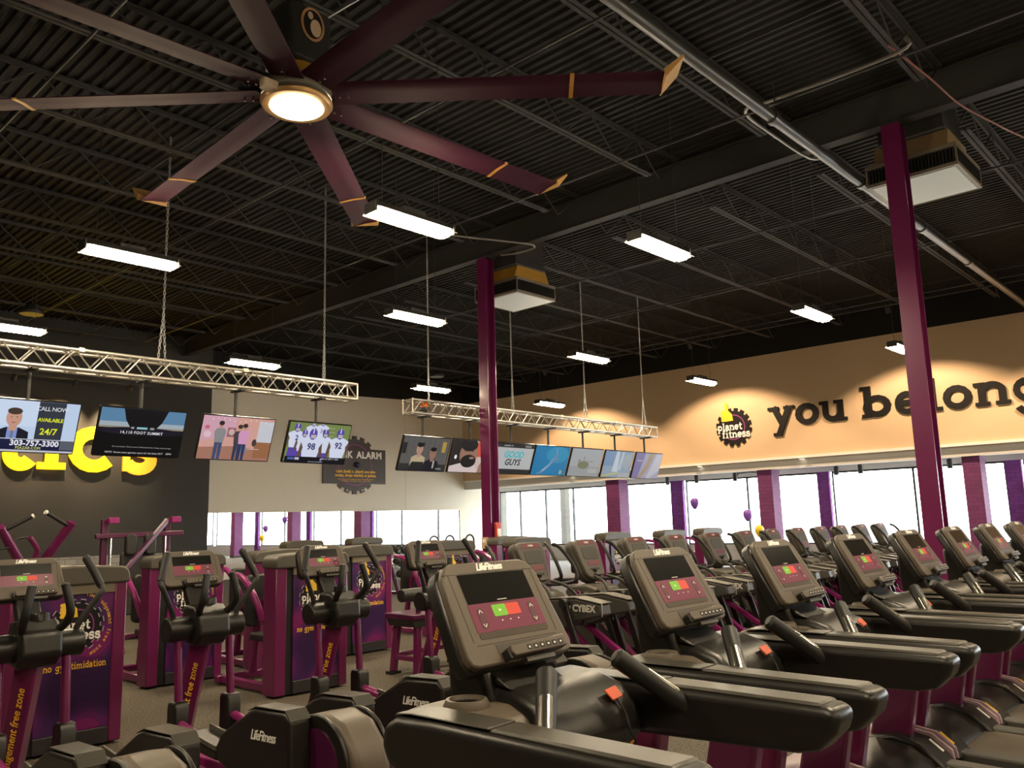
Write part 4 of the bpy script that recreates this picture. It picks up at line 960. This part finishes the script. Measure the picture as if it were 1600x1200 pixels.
# ------------------------------------------------------------------ cross trainer (front towards +y)
def cross_trainer():
    o = thing('cross_trainer', 'x', 'elliptical', group='row of cross trainers')
    Y = lambda v: v-5.0
    for s in (-1, 1):
        # base rails
        MB().beam((s*.20, Y(3.95), .07), (s*.06, Y(5.85), .07), .07, .07).build('base_rail', MAGENTA, o, bevel=.01)
        # moving handle
        hp = bez([(s*.22, Y(5.60), .97), (s*.24, Y(5.57), 1.08), (s*.33, Y(5.52), 1.24), (s*.345, Y(5.53), 1.30), (s*.275, Y(5.60), 1.47)], 6)
        hd = MB().tube(hp, .018, 12).build('moving_handle', DARKM, o)
        MB().tube([hp[-7], hp[-4], hp[-1], Vector(hp[-1])+Vector((-s*.006, .006, .012))], [.024, .024, .026, .016], 14).build('hand_grip', GRIP, hd, Matrix())
        # lower lever
        lv = MB().tube([(s*.185, Y(5.59), .93), (s*.185, Y(5.55), .50)], .027, 14).build('lever', PURP, o)
        bx = MB(); bx.prism([(Y(5.49), .28), (Y(5.61), .28), (Y(5.61), .48), (Y(5.595), .515), (Y(5.51), .515), (Y(5.49), .48)], 'x', s*.185-.05, s*.185+.05); bx.build('lever_joint', BLACK, o, bevel=.012)
        MB().tube([(s*.185, Y(5.55), .38), (s*.205, Y(5.0), .30), (s*.205, Y(4.70), .30)], .030, 12).build('pedal_bar', MAGENTA, o)
        # pedal
        pd = MB(); pd.prism([(Y(4.84), .335), (Y(5.24), .385), (Y(5.25), .345), (Y(5.2), .30), (Y(4.84), .28)], 'x', s*.205-.085, s*.205+.085); pdo = pd.build('pedal', BLACK, o, bevel=.012)
        pd = MB()
        for q in (-1, 1): pd.prism([(Y(4.84), .335), (Y(5.24), .385), (Y(5.24), .41), (Y(4.84), .365)], 'x', s*.205+q*.085-.008, s*.205+q*.085+.008)
        pd.build('pedal_lip', mat('lip_grey', (.08, .075, .06), .4), pdo, Matrix(), bevel=.003)
        # rear pedal-arm cover
        cp = [(Y(4.86), .36), (Y(4.80), .44), (Y(4.50), .60), (Y(4.42), .625), (Y(4.12), .64), (Y(4.07), .60), (Y(4.06), .30), (Y(4.16), .22), (Y(4.70), .24), (Y(4.84), .28)]
        cv = MB().prism(cp, 'x', s*.15, s*.29).build('arm_cover', BLACK, o, bevel=.022, seg=3)
        MB().prism([(Y(4.52), .600), (Y(4.42), .632), (Y(4.13), .646), (Y(4.075), .60), (Y(4.065), .598), (Y(4.12), .652), (Y(4.42), .640)], 'x', s*.155, s*.285).build('cover_sheen', ARMTOP, cv, Matrix(), bevel=.004)  # lighter strip painting the sheen along the cover top
        n = Vector((s, 0, 0)); xv = Vector((0, -s*(-1)*-1, 0)); xv = Vector((0, -1, .04)).normalized() if s < 0 else Vector((0, 1, -.04)).normalized()
        text('brand_lettering', 'LifeFitness', .075, WTEXT, cv, frame_matrix((s*.2915, Y(4.33), .49), xv, n.cross(xv)), bold=.001, shear=.3, space=.85)
        # static inner handle
        sp = bez([(s*.075, Y(5.52), 1.04), (s*.115, Y(5.44), 1.10), (s*.12, Y(5.38), 1.18), (s*.09, Y(5.40), 1.33)], 6)
        MB().tube(sp+[Vector(sp[-1])+Vector((0, 0, .008))], [.024]*len(sp)+[.015], 14).build('static_handle', GRIP, o)
        # drive disc
        MB().cyl((s*.125, Y(4.02), .35), (s*.15, Y(4.02), .35), .27, 28).build('drive_cover', BLACK, o, bevel=.008)
        MB().cyl((s*.15, Y(4.02), .35), (s*.158, Y(4.02), .35), .20, 28).build('drive_disc', PURPD, o)
    hs = [(Y(4.42), .30), (Y(4.38), .45), (Y(4.22), .58), (Y(4.02), .62), (Y(3.86), .58), (Y(3.74), .46), (Y(3.70), .30), (Y(3.74), .12), (Y(4.4), .10)]
    MB().prism(hs, 'x', -.125, .125).build('drive_housing', BROWNP, o, bevel=.045, seg=3)
    MB().beam((-.36, Y(3.80), .05), (.36, Y(3.80), .05), .10, .09).build('rear_foot', PURPD, o, bevel=.012)
    MB().beam((-.30, Y(5.90), .05), (.30, Y(5.90), .05), .10, .09).build('front_foot', PURPD, o, bevel=.012)
    # centre post
    dv = Vector((0, -.33, .87)).normalized(); fr = Vector((1, 0, 0)).cross(dv); n1 = (Vector((-1, 0, 0))*.64+fr*.77).normalized()
    po = MB().beam((0, Y(5.93), .08), (0, Y(5.60), .95), .125, .125, up=n1).build('post', PURP, o, bevel=.012)
    text('slogan', 'judgement free zone', .064, YTEXT, po, frame_matrix(Vector((0, Y(5.765), .50))+n1*.0635, dv, n1.cross(dv)), bold=.0005, shear=.2)
    MB().cyl((-.27, Y(5.60), .97), (.27, Y(5.60), .97), .082, 24).build('cross_tube', BLACK, o, bevel=.008)
    MB().prism([(Y(5.43), .93), (Y(5.45), 1.06), (Y(5.53), 1.12), (Y(5.68), 1.12), (Y(5.72), 1.0), (Y(5.66), .87), (Y(5.52), .85)], 'x', -.115, .115).build('hub_block', BLACK, o, bevel=.025, seg=3)
    MB().lathe([(.040, -.02), (.040, .028), (.046, .032), (.052, .024), (.054, -.02)], 24, Matrix.Translation((.02, Y(5.58), 1.13))).build('cup_ring', BLACK, o)
    MB().prism([(Y(5.64), 1.06), (Y(5.72), 1.06), (Y(5.84), 1.30), (Y(5.78), 1.30)], 'x', -.07, .07).build('console_neck', BLACK, o, bevel=.012)
    console(o, Y(5.735), 1.245, .10, .235, w=.44, arrows2=False)
    return o
ct = cross_trainer()
for i, (x_, lab) in enumerate(((1.82, 'cross trainer at the left edge with a glare on its console'), (2.89, 'second cross trainer from the left, beside the left weight towers'), (3.99, 'third cross trainer from the left, in front of a logo poster'), (5.11, 'cross trainer half hidden behind the nearest treadmill console'))):
    o = ct if i == 0 else copy_tree(ct)
    o.location = (x_, 5.0, 0); o['label'] = lab

# ------------------------------------------------------------------ arc trainer
def arc_trainer():
    o = thing('arc_trainer', 'x', 'arc trainer', group='row of arc trainers')
    Y = lambda v: v-5.2
    h = .44; up = Vector((0, .16, .41)).normalized(); M = frame_matrix((0, Y(5.66), 1.0), (1, 0, 0), up)
    out = ell(0, .10, .17, .12, 10, 180, 360) + [(.20, .30)] + ell(.13, .36, .075, .085, 6, 0, 90) + ell(-.13, .36, .075, .085, 6, 90, 180) + [(-.20, .30)]
    GREYB = mat('arc_grey_shell', (.085, .074, .058), .45)
    cs = MB().prism(out, 'z', -.05, 0).build('console', GREYB, o, M, bevel=.012)
    MB().prism([(a*1.06, .2+(b-.2)*1.04) for a, b in out], 'z', -.15, -.05).build('back_shell', mat('arc_dark_shell', (.05, .045, .036), .5), cs, Matrix(), bevel=.03, seg=3)
    MB().prism(rrect(.26, .14, .03, 3, .01, .28), 'z', 0, .004).build('display', mat('arc_screen', (.05, .046, .038), .55), cs, Matrix(), smooth=False)
    MB().prism([(-.15, .375), (.15, .375), (.12, .425), (-.12, .425)], 'z', 0, .003).build('brand_band', mat('arc_plum', (.14, .02, .035), .4), cs, Matrix(), smooth=False)
    text('brand_lettering', 'CYBEX', .026, WTEXT, cs, Matrix.Translation((0, .40, .005)), bold=.0006)
    MB().prism(rrect(.20, .05, .015, 3, .02, .165), 'z', 0, .003).build('key_strip', mat('arc_plum', (.14, .02, .035), .4), cs, Matrix(), smooth=False)
    b = MB()
    for i in range(4): b.prism(ell(-.06+i*.045, .10, .012, .012, 8), 'z', 0, .005)
    b.build('buttons', GRIP, cs, Matrix(), smooth=False)
    MB().prism(rrect(.14, .03, .01, 2, .02, .035), 'z', 0, .04).build('device_tray', GREYB, cs, Matrix(), bevel=.004)
    # mast and collar
    MB().tube([(0, Y(5.92), .10), (0, Y(5.80), .80), (0, Y(5.72), 1.10)], [.07, .06, .055], 14).build('mast', BLACK, o)
    MB().prism([(Y(5.50), .80), (Y(5.52), .90), (Y(5.66), .94), (Y(5.92), .93), (Y(5.98), .84), (Y(5.9), .78)], 'x', -.20, .20).build('collar_shroud', GREYB, o, bevel=.03, seg=3)
    for s in (-1, 1):
        q = 0 if s > 0 else .42
        hp = bez([(s*.12, Y(5.74+q*.3), .98), (s*.26, Y(5.62+q), .98), (s*.33, Y(5.48+q), 1.02), (s*.345, Y(5.52+q), 1.16), (s*.31, Y(5.66+q), 1.34), (s*.28, Y(5.74+q), 1.38)], 6)
        MB().tube(hp, .020, 10).build('upper_handle', GRIP, o)
        hp = bez([(s*.10, Y(5.62), 1.02), (s*.16, Y(5.45), .96), (s*.22, Y(5.30), .80), (s*.23, Y(5.12), .775), (s*.22, Y(5.0), .76), (s*.22, Y(4.96), .66)], 6)
        MB().tube(hp, .017, 10).build('lower_handle', DARKM, o)
        bm = MB().beam((s*.17, Y(5.80), .86), (s*.19, Y(4.95), .10), .07, .06).build('front_leg', PURP, o, bevel=.008)
        d_ = Vector((s*.02, -.85, -.76)).normalized(); n_ = Vector((-1, 0, 0))
        text('model_lettering', 'ARC TRAINER', .055, WTEXT, bm, frame_matrix((s*.18-.037, Y(5.50), .595), d_, n_.cross(d_)), bold=.0006)
        # side housing
        prof = [(Y(4.72), .86), (Y(4.70), .76), (Y(4.98), .70), (Y(5.14), .62), (Y(5.45), .58), (Y(5.55), .66), (Y(5.50), .80), (Y(5.30), .885), (Y(5.0), .905)]
        hs = MB().prism(prof, 'x', s*.14, s*.30).build('pivot_housing', mat('arc_housing', (.05, .047, .042), .45), o, bevel=.016)
        MB().prism([(Y(4.70), .862), (Y(4.70), .872), (Y(5.0), .917), (Y(5.30), .897), (Y(5.5), .815), (Y(5.5), .80), (Y(5.30), .885), (Y(5.0), .905)], 'x', s*.135, s*.305).build('housing_cap', GREYB, hs, Matrix(), bevel=.004)
        MB().box((min(s*.292, s*.303), Y(4.690), .752), (max(s*.292, s*.303), Y(4.70), .868)).build('end_trim', mat('trim_silver', (.5, .5, .48), .35, .6), hs, Matrix(), bevel=.003)
        xv = Vector((0, -1, 0)) if s < 0 else Vector((0, 1, 0)); n_ = Vector((s, 0, 0))
        text('brand_lettering', 'CYBEX', .085, mat('cybex_silver', (.62, .60, .55), .4), hs, frame_matrix((s*.303, Y(4.90), .815), xv, n_.cross(xv)), bold=.0035)
        text('brand_mark', 'O', .06, mat('cybex_silver', (.62, .60, .55), .4), hs, frame_matrix((s*.303, Y(4.90)+(.185 if s < 0 else -.185), .815), xv, n_.cross(xv)), bold=.004, shear=.3)
        # pendulum links and foot plate
        for yy in (5.38, 5.10):
            lk = MB().beam((s*.34, Y(yy), .87), (s*.34, Y(yy-.22), .22), .035, .07).build('pendulum_link', BLACK, o, bevel=.008)
            MB().cyl((s*.30, Y(yy), .86), (s*.375, Y(yy), .86), .042, 14).build('pivot_cap', GRIP, lk, Matrix())
        MB().prism([(Y(4.72), .20), (Y(5.2), .20), (Y(5.24), .26), (Y(5.1), .235), (Y(4.75), .235), (Y(4.70), .25)], 'x', s*.12, s*.31).build('foot_plate', BLACK, o, bevel=.01)
        MB().beam((s*.19, Y(5.35), .66), (s*.30, Y(4.45), .06), .06, .055).build('rear_leg', MAGENTA, o, bevel=.008)
        MB().beam((s*.30, Y(4.40), .05), (s*.25, Y(6.05), .05), .06, .06).build('base_rail', PURPD, o, bevel=.008)
    MB().beam((-.34, Y(4.42), .05), (.34, Y(4.42), .05), .08, .08).build('rear_foot', GRIP, o, bevel=.01)
    MB().beam((-.34, Y(6.0), .05), (.34, Y(6.0), .05), .08, .08).build('front_foot', GRIP, o, bevel=.01)
    MB().prism([(Y(5.5), .12), (Y(5.45), .45), (Y(5.62), .66), (Y(5.95), .66), (Y(6.1), .45), (Y(6.08), .12)], 'x', -.12, .12).build('flywheel_cover', mat('arc_dark_shell', (.05, .045, .036), .5), o, bevel=.03, seg=3)
    return o
ARX = [6.52, 7.45, 8.42, 9.31, 10.25, 11.2, 12.05, 12.95, 13.85, 14.7, 15.65, 16.6]
ARL = ['first arc trainer in the row, just right of the nearest treadmill console', 'second arc trainer in the row, with curved handles beside its console', 'third arc trainer in the row, console peeking over the second treadmill', 'fourth arc trainer in the row, right half of the second treadmill in front', 'fifth arc trainer in the row, between the second and third treadmill consoles', 'sixth arc trainer in the row, left of the third treadmill console', 'seventh arc trainer in the row, behind the third treadmill console', 'eighth arc trainer in the row, right of the third treadmill console', 'ninth arc trainer in the row, left of the fourth treadmill console', 'tenth arc trainer in the row, behind the fourth treadmill console', 'eleventh arc trainer in the row, near the fifth treadmill console', 'last arc trainer visible in the row, toward the tall steel column']
a0 = arc_trainer()
for i, (x_, lab) in enumerate(zip(ARX, ARL)):
    o = a0 if i == 0 else copy_tree(a0)
    o.location = (x_, 5.2, 0); o['label'] = lab

# ------------------------------------------------------------------ weight towers with posters
def tower():
    o = thing('weight_tower', 'x', 'weight machine', group='weight machine towers with printed shields')
    W_, H_ = .85, 1.33
    CAP = mat('tower_cap', (.075, .066, .050), .45)
    for x0, x1 in ((0, .13), (W_-.10, W_)):
        MB().box((x0, 0, .02), (x1, .22, H_-.08)).build('side_column', PURP, o, bevel=.012)
    MB().box((.13, .03, .02), (.21, .20, H_-.06)).build('channel', GRIP, o, smooth=False)
    po = MB().box((.21, .012, .14), (W_-.10, .028, H_-.10)).build('poster_panel', POSTER, o, bevel=.004)
    MB().box((.21, .0, .02), (W_-.10, .20, .14)).build('kick_plate', mat('kick_black', (.02, .016, .02), .5), o, bevel=.006)
    MB().box((.21, .03, .14), (W_-.10, .20, H_-.10)).build('stack_shroud', GRIP, o, smooth=False)
    cp = ell(0.06, H_-.06, .07, .09, 6, 180, 90) + [(W_*.5, H_+.05)] + ell(W_-.06, H_-.06, .07, .09, 6, 90, 0) + [(W_+.01, H_-.10), (-.01, H_-.10)]
    MB().prism(cp, 'y', -.03, .25).build('cap', CAP, o, bevel=.015)
    MB().box((.2, -.004, H_-.17), (W_-.1, .03, H_-.10)).build('cap_liner', mat('liner_tan', (.16, .13, .085), .5), o, smooth=False)
    Mp = frame_matrix((.48, .010, .92), (1, 0, 0), (0, 0, 1))
    ol = MB(); gg = gear(.205, 16, .028)
    gi = [(a*.965, b*.965) for a, b in gg]
    for i in range(len(gg)): j = (i+1) % len(gg); ol.flat([gi[i], gg[i], gg[j], gi[j]], .001)
    planet_logo(po, Mp, .195, .0008)
    ol.build('logo_outline', mat('outline_grey', (.45, .42, .48), .5), po, Mp, smooth=False)
    slab('slogan', 'no', .036, YTEXT, po, frame_matrix((.285, .0095, .60), (1, 0, .0), (0, 0, 1)), sx=.72, w=.26)
    slab('slogan', 'gymtimidation', .036, YTEXT, po, frame_matrix((.528, .0095, .60), (1, 0, .0), (0, 0, 1)), sx=.70, w=.26)
    ar = MB(); tx = 'the judgement free zone'; r_ = .235
    x_ = 0
    for i, ch in enumerate(tx):
        if ch == ' ': continue
        a = R(75-6.2*i)
        mb = MB(); glyph(mb, ch, -.006, 0, .020, 0, w=.2)
        Rm = Matrix.Translation((r_*math.cos(a), r_*math.sin(a), 0)) @ Matrix.Rotation(a-PI/2, 4, 'Z')
        ar.add([Rm @ Vector(v) for v in mb.v], mb.f)
    ar.build('arc_slogan', YTEXT, po, frame_matrix((.48, .0095, .92), (1, 0, 0), (0, 0, 1)), smooth=False)
    return o
# selectorised machine body behind a tower: frame, seat, pads, levers
def press_body(o, sgn=1):
    fr = [((.12, .25, .06), (.12, 1.25, .06)), ((.73, .25, .06), (.73, 1.25, .06)), ((.05, 1.22, .06), (.80, 1.22, .06))]
    for a, b in fr: MB().beam(a, b, .08, .08).build('base_tube', PURP, o, bevel=.015)
    MB().tube(bez([(.42, .25, .62), (.42, .45, .80), (.42, .75, .88), (.42, .95, .78), (.42, 1.05, .45), (.42, 1.1, .1)], 6), .045, 12).build('spine_tube', PURP, o)
    MB().prism(rrect(.36, .40, .06, 3, .42, .72), 'z', .46, .54).build('seat', PAD, o, bevel=.02)
    MB().prism(rrect(.32, .55, .06, 3, .42, .86), 'y', .98, 1.06, ).build('backrest', PAD, o, bevel=.02)
    MB().beam((.42, .72, .08), (.42, .72, .46), .07, .07).build('seat_post', PURP, o, bevel=.01)
    for s in (-1, 1):
        MB().tube(bez([(.42+s*.34, .95, 1.15), (.42+s*.36, .72, 1.12), (.42+s*.36, .50, .95), (.42+s*.30, .42, .70)], 6), .032, 10).build('press_arm', MAGENTA, o)
        MB().cyl((.42+s*.30, .42, .70), (.42+s*.12, .42, .70), .02, 10).build('hand_grip', GRIP, o)
        MB().cyl((.42+s*.22, .38, .30), (.42+s*.22, .38, .52), .016, 8).build('adjust_rod', CHROME, o)
    MB().beam((.10, .40, .40), (.76, .40, .40), .06, .06).build('cross_brace', MAGENTA, o, bevel=.008)
tw = tower(); press_body(tw)
TW = [((2.10, 7.0), 'weight tower with purple poster behind the leftmost cross trainer'),
      ((4.55, 7.4), 'weight tower with large logo poster behind the third cross trainer'),
      ((4.02, 9.0), 'weight tower seen edge on behind the second cross trainer'),
      ((5.25, 9.0), 'weight tower partly hidden, left of the large logo poster'),
      ((6.45, 9.0), 'weight tower with small full logo, left of the dumbbell rack'),
      ((1.75, 8.3), 'weight tower whose grey cap shows above the leftmost tower'),
      ((8.3, 9.3), 'weight tower behind the nearest treadmill console'),
      ((9.75, 9.0), 'weight tower left of the second arc trainer console'),
      ((10.6, 10.2), 'taller looking weight tower with blue grey cap before the left window'),
      ((12.9, 9.6), 'weight tower behind the third and fourth arc trainers'),
      ((14.6, 9.4), 'weight tower behind the fifth arc trainer'),
      ((16.5, 9.6), 'weight tower far off behind the sixth arc trainer'),
      ((9.2, 14.6), 'distant weight tower in front of the mirror at left'),
      ((11.2, 15.2), 'distant weight tower in front of the mirror, right of the third cross trainer')]
for i, ((x_, y_), lab) in enumerate(TW):
    o = tw if i == 0 else copy_tree(tw)
    o.location = (x_, y_, 0); o['label'] = lab
# towers 3.. face the aisle: leave as is

# ------------------------------------------------------------------ tall purple machines at far left
o = thing('incline_press', 'purple lever press with two raised white tipped handles at far left', 'weight machine', (3.42, 10.5, 0))
for s, top in ((-1, (-.42, 0, 1.72)), (1, (.33, 0, 1.76))):
    MB().tube([(s*.08, .25, 1.25), (top[0], top[1], top[2])], .05, 12).build('lever_arm', PURP, o)
    a = Vector(top)+Vector((-s*.06, 0, -.03)); b = a+Vector((-s*.24, -.05, .14))
    hg = MB().cyl(a, b, .022, 10).build('hand_grip', GRIP, o)
    MB().cyl(b, b+(b-a)*.08, .026, 10).build('grip_cap', WTEXT, hg, Matrix())
    MB().beam((s*.30, -.5, .05), (s*.30, .9, .05), .08, .08).build('base_tube', PURPD, o, bevel=.012)
MB().tube(bez([(-.02, .2, 1.30), (.02, .15, 1.45), (-.08, .12, 1.60)], 5), .03, 10).build('hook_tube', PURP, o)
MB().tube(bez([(-.10, .12, 1.60), (-.22, .10, 1.58), (-.28, .08, 1.50), (-.42, .05, 1.48)], 5), .012, 8).build('pull_rod', GRIP, o)
MB().beam((0, .25, .05), (0, .25, 1.3), .10, .10).build('upright', PURP, o, bevel=.012)
MB().beam((-.36, .9, .05), (.36, .9, .05), .08, .08).build('rear_foot', PURPD, o, bevel=.012)
MB().prism(rrect(.34, .7, .06, 3, 0, .85), 'y', .0, .08).build('back_pad', PAD, o, bevel=.02)
MB().prism(rrect(.36, .4, .06, 3, 0, -.25), 'z', .46, .54).build('seat', PAD, o, bevel=.02)
MB().beam((0, -.25, .06), (0, -.25, .46), .07, .07).build('seat_post', PURPD, o, bevel=.01)

o = thing('hack_squat_frame', 'dark purple squat frame with a long crossbar before the charcoal wall', 'weight machine', (5.4, 12.6, 0))
MB().beam((-.62, -.1, 1.58), (.66, -.1, 1.60), .07, .07).build('crossbar', PURPD, o, bevel=.01)
for s in (-1, 1):
    MB().beam((s*.46, 0, 0), (s*.46, 0, 1.82), .09, .07).build('upright', PURPD, o, bevel=.01)
    MB().beam((s*.46+.0, -.12, 1.80), (s*.46+.14, -.12, 1.80), .09, .09).build('top_block', MAGENTA, o, bevel=.01)
    MB().cyl((s*.40, -.08, .2), (s*.40, -.08, 1.6), .018, 10).build('guide_rod', CHROME, o)
    MB().beam((s*.46, -.8, .05), (s*.46, .8, .05), .08, .08).build('base_tube', PURPD, o, bevel=.01)
    MB().prism(rrect(.16, .30, .05, 3, s*.14, 1.45), 'y', -.20, -.10).build('shoulder_pad', PAD, o, bevel=.02)
MB().beam((.42, -.1, 1.80), (-.35, -.35, 1.02), .06, .06).build('sled_brace', PURPD, o, bevel=.008)
MB().beam((-.35, -.35, 1.02), (-.2, -.4, .75), .04, .04).build('sled_link', DARKM, o, bevel=.006)
MB().beam((-.5, .8, .05), (.5, .8, .05), .08, .08).build('rear_foot', PURPD, o, bevel=.01)
MB().prism(rrect(.5, .9, .06, 3, 0, .9), 'y', -.12, -.04).build('back_pad', PAD, o, bevel=.02)

# ------------------------------------------------------------------ low bench by the aisle
o = thing('utility_bench', 'purple legged bench with a dark platform behind the fourth cross trainer', 'bench', (6.6, 7.35, 0))
MB().box((-.55, -.25, .60), (.55, .25, .66)).build('platform', PURPD, o, bevel=.012)
MB().prism([(-.5, .52), (.5, .52), (.54, .60), (-.54, .60)], 'y', -.22, .22).build('under_frame', DARKM, o, smooth=False)
for sx in (-1, 1):
    for sy in (-1, 1):
        l = MB().beam((sx*.46, sy*.2, .03), (sx*.42, sy*.17, .54), .07, .07).build('leg', PURP, o, bevel=.01)
        MB().box((sx*.46-.07, sy*.2-.05, 0), (sx*.46+.07, sy*.2+.05, .03)).build('foot', GRIP, l, Matrix(), smooth=False)
    MB().beam((sx*.45, -.19, .18), (sx*.45, .19, .18), .05, .05).build('stretcher', PURP, o, bevel=.006)
MB().beam((-.44, .19, .20), (.44, .19, .20), .05, .05).build('long_stretcher', PURP, o, bevel=.006)
MB().cyl((-.60, -.10, .86), (-.10, -.10, .86), .07, 20).build('roller_pad', PAD, o, bevel=.01)
MB().beam((-.35, -.10, .64), (-.35, -.10, .82), .04, .04).build('roller_post', PURPD, o, bevel=.006)

# ------------------------------------------------------------------ dumbbell rack
rk = thing('dumbbell_rack', 'three tier dumbbell rack with pale trays near the mirror', 'rack', (13.1, 16.0, 0))
for s in (0, 1.6):
    MB().beam((s, -.1, 0), (s, .35, 1.0), .07, .07).build('upright', PURPD, rk, bevel=.01)
    MB().box((s-.04, -.3, 0), (s+.04, .45, .06)).build('foot', PURPD, rk, bevel=.01)
for k, z_ in enumerate((.32, .62, .92)):
    MB().prism([(-.22+.12*k, z_-.02), (.06+.12*k, z_+.05), (.06+.12*k, z_+.07), (-.22+.12*k, z_)], 'x', 0, 1.6).build('tray', mat('tray_pale', (.35, .42, .46), .4), rk, smooth=False)
dbm = mat('dumbbell_black', (.015, .015, .015), .5)
def dumbbell():
    o = thing('dumbbell', 'x', 'dumbbell', group='dumbbells on the rack')
    for s in (-1, 1): 
        hd = MB().cyl((0, s*.05, 0), (0, s*.15, 0), .075, 16).build('head', dbm, o, bevel=.01)
        MB().cyl((0, s*.15, 0), (0, s*.153, 0), .035, 12).build('end_badge', STEEL, hd, Matrix())
    MB().cyl((0, -.06, 0), (0, .06, 0), .017, 10).build('handle', CHROME, o)
    return o
db = dumbbell(); n_ = 0
TN = ('lower', 'middle', 'top'); PN = ('leftmost', 'second', 'third', 'fourth', 'fifth', 'sixth', 'seventh', 'eighth')
for k, z_ in enumerate((.32, .62, .92)):
    for i in range(8):
        q = db if n_ == 0 else copy_tree(db); n_ += 1
        q.location = (13.22+i*.195, 16.0-.08+.12*k, z_+.115); q.rotation_euler = (R(14), 0, 0)
        q['label'] = 'black round dumbbell, %s on the %s tray of the rack' % (PN[i], TN[k])
# arched handle rack
for i, (x_, lab) in enumerate(((13.44, 'left'), (13.95, 'middle'), (14.62, 'right'))):
    o = thing('bar_stand', 'black stand with an arched top handle near the mirror, %s of three' % lab, 'stand', (x_, 15.0, 0), group='black stands with arched handles')
    MB().tube([(-.14, 0, .05), (-.14, 0, 1.20)] + [(-.14*math.cos(R(a)), 0, 1.20+.14*math.sin(R(a))) for a in range(15, 180, 15)] + [(.14, 0, 1.20), (.14, 0, .05)], .022, 10).build('arch', GRIP, o)
    MB().box((-.2, -.25, 0), (.2, .25, .05)).build('base', DARKM, o, bevel=.01)
    for z_ in (.45, .75, 1.05): MB().cyl((-.2, 0, z_), (.2, 0, z_), .016, 8).build('rung', STEEL, o)

# ------------------------------------------------------------------ curved reception desk
o = thing('reception_desk', 'curved reception desk with white top and slatted front behind the far treadmills', 'desk', (13.9, 1.2, 0))
rr = 1.9
MB().prism(ell(0, 0, rr+.08, rr+.08, 30, 90, 270)+ell(0, 0, rr-.55, rr-.55, 30, 270, 90), 'z', 1.05, 1.10).build('counter_top', mat('counter_white', (.75, .78, .80), .25), o, smooth=False)
MB().prism(ell(0, 0, rr-.04, rr-.04, 30, 90, 270)+ell(0, 0, rr-.08, rr-.08, 30, 270, 90), 'z', .05, 1.05).build('body', DARKM, o, smooth=False)
sl = MB().prism(ell(0, 0, rr, rr, 30, 90, 270)+ell(0, 0, rr-.04, rr-.04, 30, 270, 90), 'z', 0, .028)
s0 = sl.build('slat', mat('slat_tan', (.26, .20, .13), .5), o, Matrix.Translation((0, 0, .10)), smooth=False)
for k in range(1, 20):
    c = s0.copy(); COL.objects.link(c); c.parent = o; c.matrix_local = Matrix.Translation((0, 0, .10+k*.045))
MB().prism(ell(0, 0, rr-.03, rr-.03, 30, 90, 270)+ell(0, 0, rr-.1, rr-.1, 30, 270, 90), 'z', 0, .08).build('plinth', DARKM, o, smooth=False)
